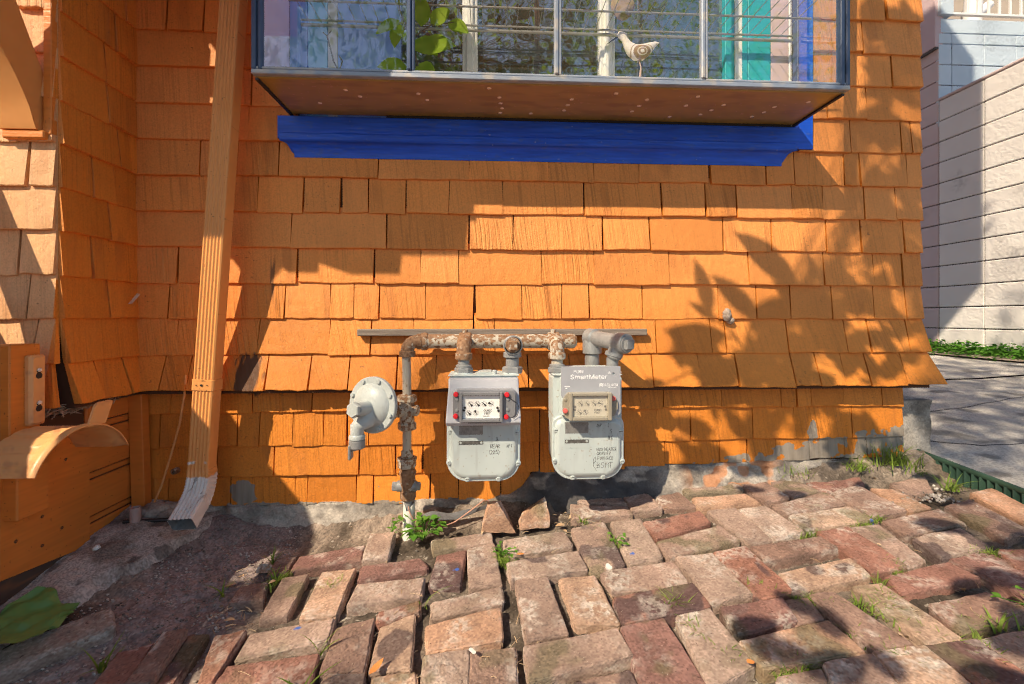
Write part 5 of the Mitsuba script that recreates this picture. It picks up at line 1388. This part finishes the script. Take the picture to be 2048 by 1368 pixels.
# odd scraps
o = thing('paint_chip', 'orange curled paint chip lying in a joint near the bottom', 'paint chip')
S(o, rot(leaf(.035, .014, .1, -.2, 4), rz=1.0, at=(-.215, -.625, -.038)), 'orange_chip', smooth=60)
o = thing('paint_chip', 'orange paint flake on a brick in the lower right leaf shadow', 'paint chip')
S(o, rot(leaf(.016, .012, .1, .1, 4), rz=.2, at=(.445, -.688, .006)), 'orange_chip', smooth=60)
o = thing('paint_chip', 'small orange flake in the joint below the brick wedge', 'paint chip')
S(o, rot(leaf(.022, .010, .1, .1, 4), rz=.3, at=(.07, -.305, .0)), 'orange_chip', smooth=60)
o = thing('plastic_tag', 'small white oval tag lying on the bricks at the bottom', 'tag')
S(o, rot(layered([(rrect(-.009, .009, -.0035, .0035, [.0034] * 4), 0), (rrect(-.009, .009, -.0035, .0035, [.0034] * 4), .001)]), rx=math.pi / 2, rz=-.9, at=(-.031, -.60, -.022)), 'white_pvc', smooth=20)

# green sheet at the lower left
tp = thing('plastic_sheet', 'crumpled green plastic sheet lying on the ground at the lower left', 'plastic sheet')
q = np.array([(-1.30, -.36), (-1.10, -.245), (-.985, -.268), (-.905, -.50)])
q = np.array([(-1.03, -.365), (-.913, -.382), (-.885, -.515), (-1.10, -.66)])
nu, nv = 60, 70
U, V = np.meshgrid(np.linspace(0, 1, nu), np.linspace(0, 1, nv))
U, V = U.ravel(), V.ravel()
A_, B_, C2, D2 = q
xy = (A_ * (1 - U)[:, None] + B_ * U[:, None]) * (1 - V)[:, None] + (D2 * (1 - U)[:, None] + C2 * U[:, None]) * V[:, None]
xy[:, 1] += .010 * np.sin(U * 7) * (1 - V) - .03 * (U > .93) * (1 - V)
pz = np.stack([xy[:, 0] * 10, xy[:, 1] * 10, 0 * U], 1)
z = zleft(xy[:, 0], xy[:, 1]) + .018 + .030 * np.clip(V - .1, 0, 1) + (meshkit.fbm(pz * .9, 4, 3) - .5) * .075 + .006 * np.abs(np.sin(8 * U + 7 * V + 3 * meshkit.noise(pz, 3)))
i = np.arange(nu * nv).reshape(nv, nu)
a, b, c, d_ = i[:-1, :-1].ravel(), i[:-1, 1:].ravel(), i[1:, 1:].ravel(), i[1:, :-1].ravel()
F = np.concatenate([np.stack([a, c, b], 1), np.stack([a, d_, c], 1)])
S(tp, mesh(np.stack([xy[:, 0], xy[:, 1], z], 1), F), 'tarp_green', smooth=True)

# corrugated lawn edging
ed = thing('lawn_edging', 'dark green corrugated edging strip between the brick patio and the driveway', 'lawn edging')
ys = np.linspace(.09, -1.2, 760)
xs = 1.487 - .02 * (.09 - ys) + .0075 * np.sin((.09 - ys) * 2 * math.pi / .022)
zb = zg(xs, ys)
v, f = [], []
for x, y, z in zip(xs, ys, zb):
    v += [(x, y, z - .05), (x, y, z + .022), (x + .0018, y, z + .022), (x + .0018, y, z - .05)]
for i in range(len(ys) - 1):
    a = 4 * i
    for k in range(4):
        l = (k + 1) % 4
        f += [[a + k, a + 4 + k, a + 4 + l], [a + k, a + 4 + l, a + l]]
S(ed + '__strip', mesh(v, f), 'edging_green', smooth=30)
S(ed + '__rim', tube([(1.487 - .02 * (.09 - y) + .004, y, float(zg(1.487, y)) + .024) for y in np.linspace(.09, -1.2, 40)], .0095, 8), 'edging_green', smooth=50)

# ------------------------------------------------------------------ driveway and the neighbour's side
drv = struct('driveway')
def drv_z(x, y):
    P2 = np.stack([x, y, 0 * x], 1)
    return zdrive(x, y) + (meshkit.fbm(P2 * 2.5, 3, 2) - .5) * .012
S(drv, ground_sheet(1.497, 4.42, -1.8, 1.30, 110, 110, drv_z), 'driveway_concrete', smooth=True)
S(drv + '__slab', ground_sheet(1.40, 4.42, 1.312, 7.5, 60, 80, lambda x, y: drv_z(x, y) + .006), 'driveway_concrete', smooth=True)
cr = []
for pts in ([(1.62, .42), (1.9, .55), (2.3, .62), (2.9, .80), (3.5, .9)], [(1.66, .20), (1.84, .10), (2.05, .11)], [(1.75, .62), (1.9, .75), (2.05, .80), (2.3, 1.0)]):
    p = [(x, y, float(drv_z(np.array([x]), np.array([y]))[0]) + .001) for x, y in pts]
    fine = []
    for a_, b_ in zip(p[:-1], p[1:]):
        for t in np.linspace(0, 1, 7)[:-1]:
            fine.append(np.array(a_) * (1 - t) + np.array(b_) * t + [R.uniform(-.01, .01), R.uniform(-.012, .012), 0])
    cr.append(tube(fine, .0022, 5))
S(drv + '__crack', cr, 'dark_joint', smooth=40)

WX = 4.45
bw = thing('block_wall', 'painted concrete block retaining wall across the driveway, half in sunlight', 'wall')
S(bw + '__joints', box(WX + .012, WX + .2, -1.0, 5.5, -.2, 2.70), 'dark_joint', smooth=False)
yj = [5.45, 4.75, 4.35, 3.95, 3.55, 3.15] + [2.752 - .406 * k for k in range(-0, 9)]
yj = sorted(set([2.752 + .2] + yj[:6] + [2.752 - .406 * k for k in range(9)]), reverse=True)
zrow = [.18, .30] + [.30 + .2045 * k for k in range(1, 13)]
wi_ = 0
for r_, (za, zb_) in enumerate(zip(zrow[:-1], zrow[1:])):
    for ya, yb_ in zip(yj[:-1], yj[1:]):
        wi_ += 1
        vis = 1.9 < .5 * (ya + yb_) < 3.6
        m = cbox(WX + R.uniform(-.002, .002), WX + .03, yb_ + .003, ya - .003, za + .0045, zb_ - .0045, .006)
        m = trimesh.graph.smooth_shade(m, angle=.4, facet_minarea=None)
        k = numbered(bw + '__block')
        scene[k] = mikit.ply(mesh(m.vertices, m.faces), 'white_block_paint' if ya < 2.76 else 'pink_block_paint', smooth=True, uv=uvid(m, wi_))
top = zrow[-1]
S(bw + '__coping', cbox(WX - .008, WX + .21, -1.0, 2.752, top + .002, top + .026, .006), 'pink_block_paint', smooth=20)
# the neighbour's house: siding above the wall, blue grey block front behind it
nh = thing('neighbour_house', 'pink sided neighbouring house with a blue grey block front and white railing', 'house')
S(nh + '__wall', box(WX + .02, WX + 3, 2.765, 6.0, 1.5, 3.27), 'dark_joint', smooth=False)
for r_ in range(12):
    za = top - 1.2 + .2045 * r_
    if za > 3.0: continue
for ya, yb_ in zip([2.752 + .23 * k for k in range(12)], [2.752 + .23 * k for k in range(1, 13)]):
    S(nh + '__siding_board', cbox(WX - .035, WX + .05, ya + .002 + (.006 if ya > 2.8 else 0), yb_ - .004, 3.295, 5.5, .004), 'pink_siding', smooth=20)
S(nh + '__wall', box(WX - .03, WX + .25, 2.755, 5.6, 3.275, 3.294), 'dark_joint', smooth=False)
for za in [top + .2045 * k for k in range(0, 3)]:
    for ya, yb_ in zip(yj[:-1], yj[1:]):
        if yb_ < 2.74: continue
        wi_ += 1
        m = cbox(WX + R.uniform(-.002, .002), WX + .03, yb_ + .003, ya - .003, za + .0035, za + .201, .004)
        m = trimesh.graph.smooth_shade(m, angle=.4, facet_minarea=None)
        k = numbered(nh + '__block')
        scene[k] = mikit.ply(mesh(m.vertices, m.faces), 'pink_block_paint', smooth=True, uv=uvid(m, wi_))
BY = 2.752
rows = [(2.50, 2.708), (2.71, 2.913), (2.915, 3.118), (3.12, 3.325), (3.327, 3.432), (3.434, 3.58)]
for r_, (za, zb_) in enumerate(rows):
    xs_ = [WX + .0, WX + .14, WX + .48, WX + .82, WX + 1.2, WX + 1.6] if r_ < 5 else [WX + 0.02, WX + 2.5]
    for xa, xb in zip(xs_[:-1], xs_[1:]):
        wi_ += 1
        m = cbox(xa + .003, xb - .003, BY + R.uniform(-.002, .002), BY + .03, za + .003, zb_ - .003, .004)
        m = trimesh.graph.smooth_shade(m, angle=.4, facet_minarea=None)
        k = numbered(nh + '__block')
        scene[k] = mikit.ply(mesh(m.vertices, m.faces), 'blue_grey_block_paint', smooth=True, uv=uvid(m, wi_))
S(nh + '__column', cbox(WX - .005, WX + .13, BY - .03, BY + .10, 3.60, 5.0, .004), 'blue_grey_block_paint', smooth=20)
S(nh + '__rail', [cbox(WX + .13, WX + 2.5, BY + .02, BY + .05, 3.635, 3.66, .003), cbox(WX + .19, WX + 2.5, BY + .02, BY + .05, 4.2, 4.24, .003)], 'white_rail', smooth=20)
for k_ in range(16):
    S(nh + '__rail__baluster', cbox(WX + .33 + .115 * k_, WX + .347 + .115 * k_, BY + .025, BY + .045, 3.66, 4.2, .002), 'white_rail', smooth=20)
S(nh + '__wall', box(WX + .1, WX + 3.5, BY + 1.1, BY + 1.3, 3.2, 6), 'far_house_paint', smooth=False)
S(nh + '__deck', box(WX + .03, WX + 3.5, BY + .05, BY + 1.2, 3.3, 3.56), 'far_house_paint', smooth=False)
S(nh + '__beam', [rod((WX + .3, BY + .5, 3.45), (WX + 1.6, BY + .9, 4.4), .05), rod((WX + .9, BY + .5, 3.45), (WX + 1.1, BY + .6, 5), .08)], 'white_rail', smooth=40)
# ivy strip along the block wall
iv = []
for i in range(5200):
    y = R.uniform(-.2, 3.4)
    d0 = min(abs(R.gauss(0, .17)), .40)
    x = WX - .03 - d0
    hgt = max(.02, .125 * (1 - d0 / .46) * (.55 + .8 * meshkit.fbm(np.array([[x * 4, y * 4, 0]]), 3, 2)[0]))
    z = float(zdrive(x, y)) + R.uniform(.25, 1) * hgt
    s = R.uniform(.022, .045)
    iv.append(rot(leaf(s, s * .8, .2, .2, 2), rz=R.uniform(0, 6.283), ry=R.uniform(-.9, .3), rx=R.uniform(-.6, .6), at=(x, y, z)))
labels['ivy'] = {'label': 'strip of bright green ground cover along the foot of the block wall', 'category': 'ground cover', 'kind': 'stuff'}
S('ivy', iv, 'ivy_leaf', smooth=False)
S(struct('planting_bed'), ground_sheet(WX - .42, WX + .02, -1.5, 5.2, 10, 60, lambda x, y: zdrive(x, y) + .02), 'garden_soil', smooth=True)
# land all round
S(struct('terrain'), ground_sheet(-60, 60, -60, 60, 40, 40, lambda x, y: -.22 - .0 * x), 'terrain_dirt', smooth=False)

# ------------------------------------------------------------------ railing added out of view, shaped to throw the shade on the soil
pr = thing('porch_railing', 'unseen orange railing added left of the picture to shape the shade', 'railing')
topl = [(-.27, 1.02), (-.325, 1.0), (-.48, .91), (-.56, .90), (-.9, .93), (-1.06, .92), (-1.29, .81), (-2.2, .5)]
rail = [(y, z) for y, z in topl] + [(y, z - .06 if y < -.5 else z - .145) for y, z in topl[::-1]]
S(pr + '__handrail', prism_yz(rail, -1.33, -1.28), 'orange_trim_paint', smooth=False)
pan = Polygon([(-.27, .66), (-.46, .66), (-.47, .80), (-.70, .80), (-.72, .74), (-.94, .74), (-.96, .80), (-1.3, .70), (-2.2, .4), (-2.2, -.3), (-.27, -.3)])  # notches let sun through to the hose hanger and the wing
S(pr + '__panel', prism_yz(pan, -1.325, -1.285), 'orange_trim_paint', smooth=False)

# ------------------------------------------------------------------ trees behind the camera (their leaves shade the right side; the glass mirrors them)
Lx, Lz = .95, 1.24
def shade_at(Q):
    """where the shadow of a point falls: ('wall', x, z) or ('ground', x, y)"""
    t = -Q[1]
    xw, zw = Q[0] + Lx * t, Q[2] - Lz * t
    if t > 0 and xw < 1.47 and zw > float(zg(xw, 0)):
        return 'wall', xw, zw
    t = (Q[2] - .08) / Lz
    return 'ground', Q[0] + Lx * t, Q[1] + t
def want(Q):
    k, a, b = shade_at(Q)
    if k == 'wall':
        return .35 if a > 1.24 and b > .7 else 0
    return .9 if a > 1.55 and b > -.3 else 0
def leaf_cloud(n, centre, rad, size, accept=None, seed=1, clump=8):
    g = np.random.default_rng(seed)
    base = leaf(1, .42, .2, .25, 3)
    out_v, out_f = [], []
    o, made, tries = 0, 0, 0
    nv = len(base.vertices)
    while made < n and tries < n * 60:
        tries += 1
        c = centre + g.normal(size=3) * rad * .55
        if np.any(np.abs(c - centre) > np.asarray(rad)): continue
        for _ in range(clump):
            q = c + g.normal(size=3) * size * 1.3
            if accept is not None and g.random() > accept(q): continue
            M = trimesh.transformations.euler_matrix(*(g.uniform(0, 6.283, 3)))[:3, :3]
            s = size * g.uniform(.7, 1.3)
            out_v.append(base.vertices @ M.T * s + q)
            out_f.append(base.faces + o)
            o += nv
            made += 1
    return mesh(np.concatenate(out_v), np.concatenate(out_f))
tr = thing('tree', 'leafy tree standing in front of the house behind the camera', 'tree')
crown = [leaf_cloud(3600, np.array([-1.9, -3.2, 5.0]), np.array([2.4, 2.2, 1.8]), .10, want, 3)]
S(tr + '__crown', crown, 'tree_leaf', smooth=False)
trk = [(.4, -4.8, -.3), (.2, -4.6, 1.5), (-.3, -4.2, 3.0), (-1.0, -3.6, 4.4), (-1.6, -3.3, 5.2)]
S(tr + '__trunk', tube(trk, [.16, .13, .10, .07, .03], 10), 'bark', smooth=50)
# a low bough with big leaves close to the wall: its shadows are the sharp ones
def wallpt(px_, pz_, t):
    return np.array([px_ - Lx * t, -t, pz_ + Lz * t])
BIG = [((.822, .868), (1.03, .705), .085), ((.685, .785), (.74, .60), .068), ((.742, .725), (.90, .59), .07), ((1.075, .805), (1.085, .70), .042), ((.585, .535), (.80, .52), .07), ((.605, .445), (.80, .43), .085), ((.66, .645), (.76, .58), .03),
       ((.95, .70), (1.12, .60), .08), ((1.0, .66), (.86, .55), .07), ((.90, .50), (1.08, .47), .08), ((1.07, .62), (1.22, .56), .08), ((.80, .40), (.98, .46), .07), ((1.1, .52), (1.2, .42), .07), ((.60, .34), (.52, .26), .05), ((.77, .31), (.86, .20), .06), ((1.0, .32), (.90, .22), .06), ((1.12, .78), (1.22, .70), .06)]
big, stm = [], []
for k_, (tip, bas, w) in enumerate(BIG):
    t = .98 + .07 * (k_ % 3)
    big.append(lay_leaf(wallpt(*bas, t), wallpt(*tip, t - .03), w, (.2, -1, .4), fold=.08, curl=.04))
    stm.append(tube([wallpt(*bas, t), wallpt(.5 * (bas[0] + .86), .5 * (bas[1] + .50), 1.05), wallpt(.86, .46, 1.06)], [.003, .004, .005], 5))
def twig_to(q):
    pts_ = [wallpt(.86, .46, 1.06), wallpt(.95, .56, 1.2), wallpt(1.15, .70, 1.6)]
    b_ = min(pts_, key=lambda r: np.linalg.norm(r - q))
    return tube([b_, .5 * (b_ + q) + [0, 0, .03], q], [.0022, .0014, .0009], 4)
# the rest of the low bough: leaves that shade the wall's right end
g_ = np.random.default_rng(77)
n_ = 0
while n_ < 135:
    wx, wz = g_.uniform(.5, 1.46), g_.uniform(.08, 1.65)
    dens = 0
    if wz > .72: dens = .62 if wx > 1.27 else 0
    elif wz > .40: dens = 1.0 if wx > 1.02 + .25 * (wz - .5) else (.5 if wx > .62 and wz < .54 else 0)
    else: dens = .50 if wx > .55 else 0
    if wx < .66 and wz < .27: continue
    if g_.random() > dens: continue
    n_ += 1
    t = g_.uniform(.95, 1.2)
    a_ = g_.normal(2.4, .7)
    L_ = g_.uniform(.08, .17)
    q0 = wallpt(wx, wz, t)
    dv = np.array([math.cos(a_), g_.uniform(-.3, .3), math.sin(a_)]) * L_ * .5
    stm.append(twig_to(q0 - dv))
    big.append(lay_leaf(q0 - dv, q0 + dv, L_ * g_.uniform(.34, .5), (-.4 + g_.uniform(-.5, .5), -1, .6 + g_.uniform(-.5, .5)), fold=.12, curl=.08))
# leaves whose shadows fall on the bricks at the lower right
for k_, (gx, gy, L_, a_) in enumerate(((.515, -.60, .13, .3), (.63, -.545, .10, 1.9), (.66, -.60, .12, 1.2), (.53, -.66, .12, -.2), (.60, -.70, .14, .2), (.68, -.70, .10, 1.4), (1.17, -.35, .14, -.4), (1.22, -.43, .12, .4), (1.01, -.56, .12, .2), (1.10, -.55, .13, -.5), (.94, -.69, .14, .3), (1.0, -.64, .12, 1.0), (1.12, -.64, .14, .1),
                                       (1.40, -.085, .12, .2), (.83, -.065, .10, -.4), (.93, -.12, .11, .1), (1.17, -.10, .09, .6), (1.34, -.24, .10, .1), (1.30, -.42, .10, .3), (1.05, -.75, .15, .3), (.82, -.76, .15, .2))):
    t = .86 + .06 * (k_ % 4)
    q0 = np.array([gx - Lx * t, gy - t, float(zg(gx, gy)) + Lz * t])
    dv = np.array([math.cos(a_), math.sin(a_), 0]) * L_ * .5
    stm.append(twig_to(q0 - dv))
    big.append(lay_leaf(q0 - dv, q0 + dv, L_ * .5, (-.3, -.3, 1), fold=.1, curl=.08))
for m in big:
    S(tr + '__leaf', m, 'tree_leaf', smooth=60)
stm.append(tube([wallpt(.86, .46, 1.06), wallpt(.95, .56, 1.2), wallpt(1.15, .70, 1.6), wallpt(1.2, .9, 2.3), (-1.55, -3.3, 5.0)], [.006, .008, .015, .025, .035], 7))
S(tr + '__bough', stm, 'bark', smooth=50)
TREES = (('dense round street tree mirrored at the left of the window glass', -11, -11, 6.5, 3.0), ('tall narrow street tree mirrored left of the window centre', -5.8, -10, 7.6, 2.4), ('spreading street tree mirrored in the window centre', -1.6, -9, 7.4, 2.5), ('thin open street tree mirrored right of the window centre', 2.6, -10, 7.4, 2.3), ('broad street tree mirrored at the right of the window glass', 7.2, -11, 6.6, 2.9))
for k_, (nm, x, y, h_, r_) in enumerate(TREES):
    t2 = thing('tree', nm, 'tree', 'street trees across the road')
    S(t2 + '__crown', leaf_cloud(1100, np.array([x, y, h_]), np.array([r_, r_, 3.0]), .26, None, 20 + k_, 5), 'backlit_leaf', smooth=False)
    S(t2 + '__trunk', tube([(x, y, -.3), (x + .1, y, 2.5), (x, y, h_)], [.2, .16, .06], 8), 'bark', smooth=50)
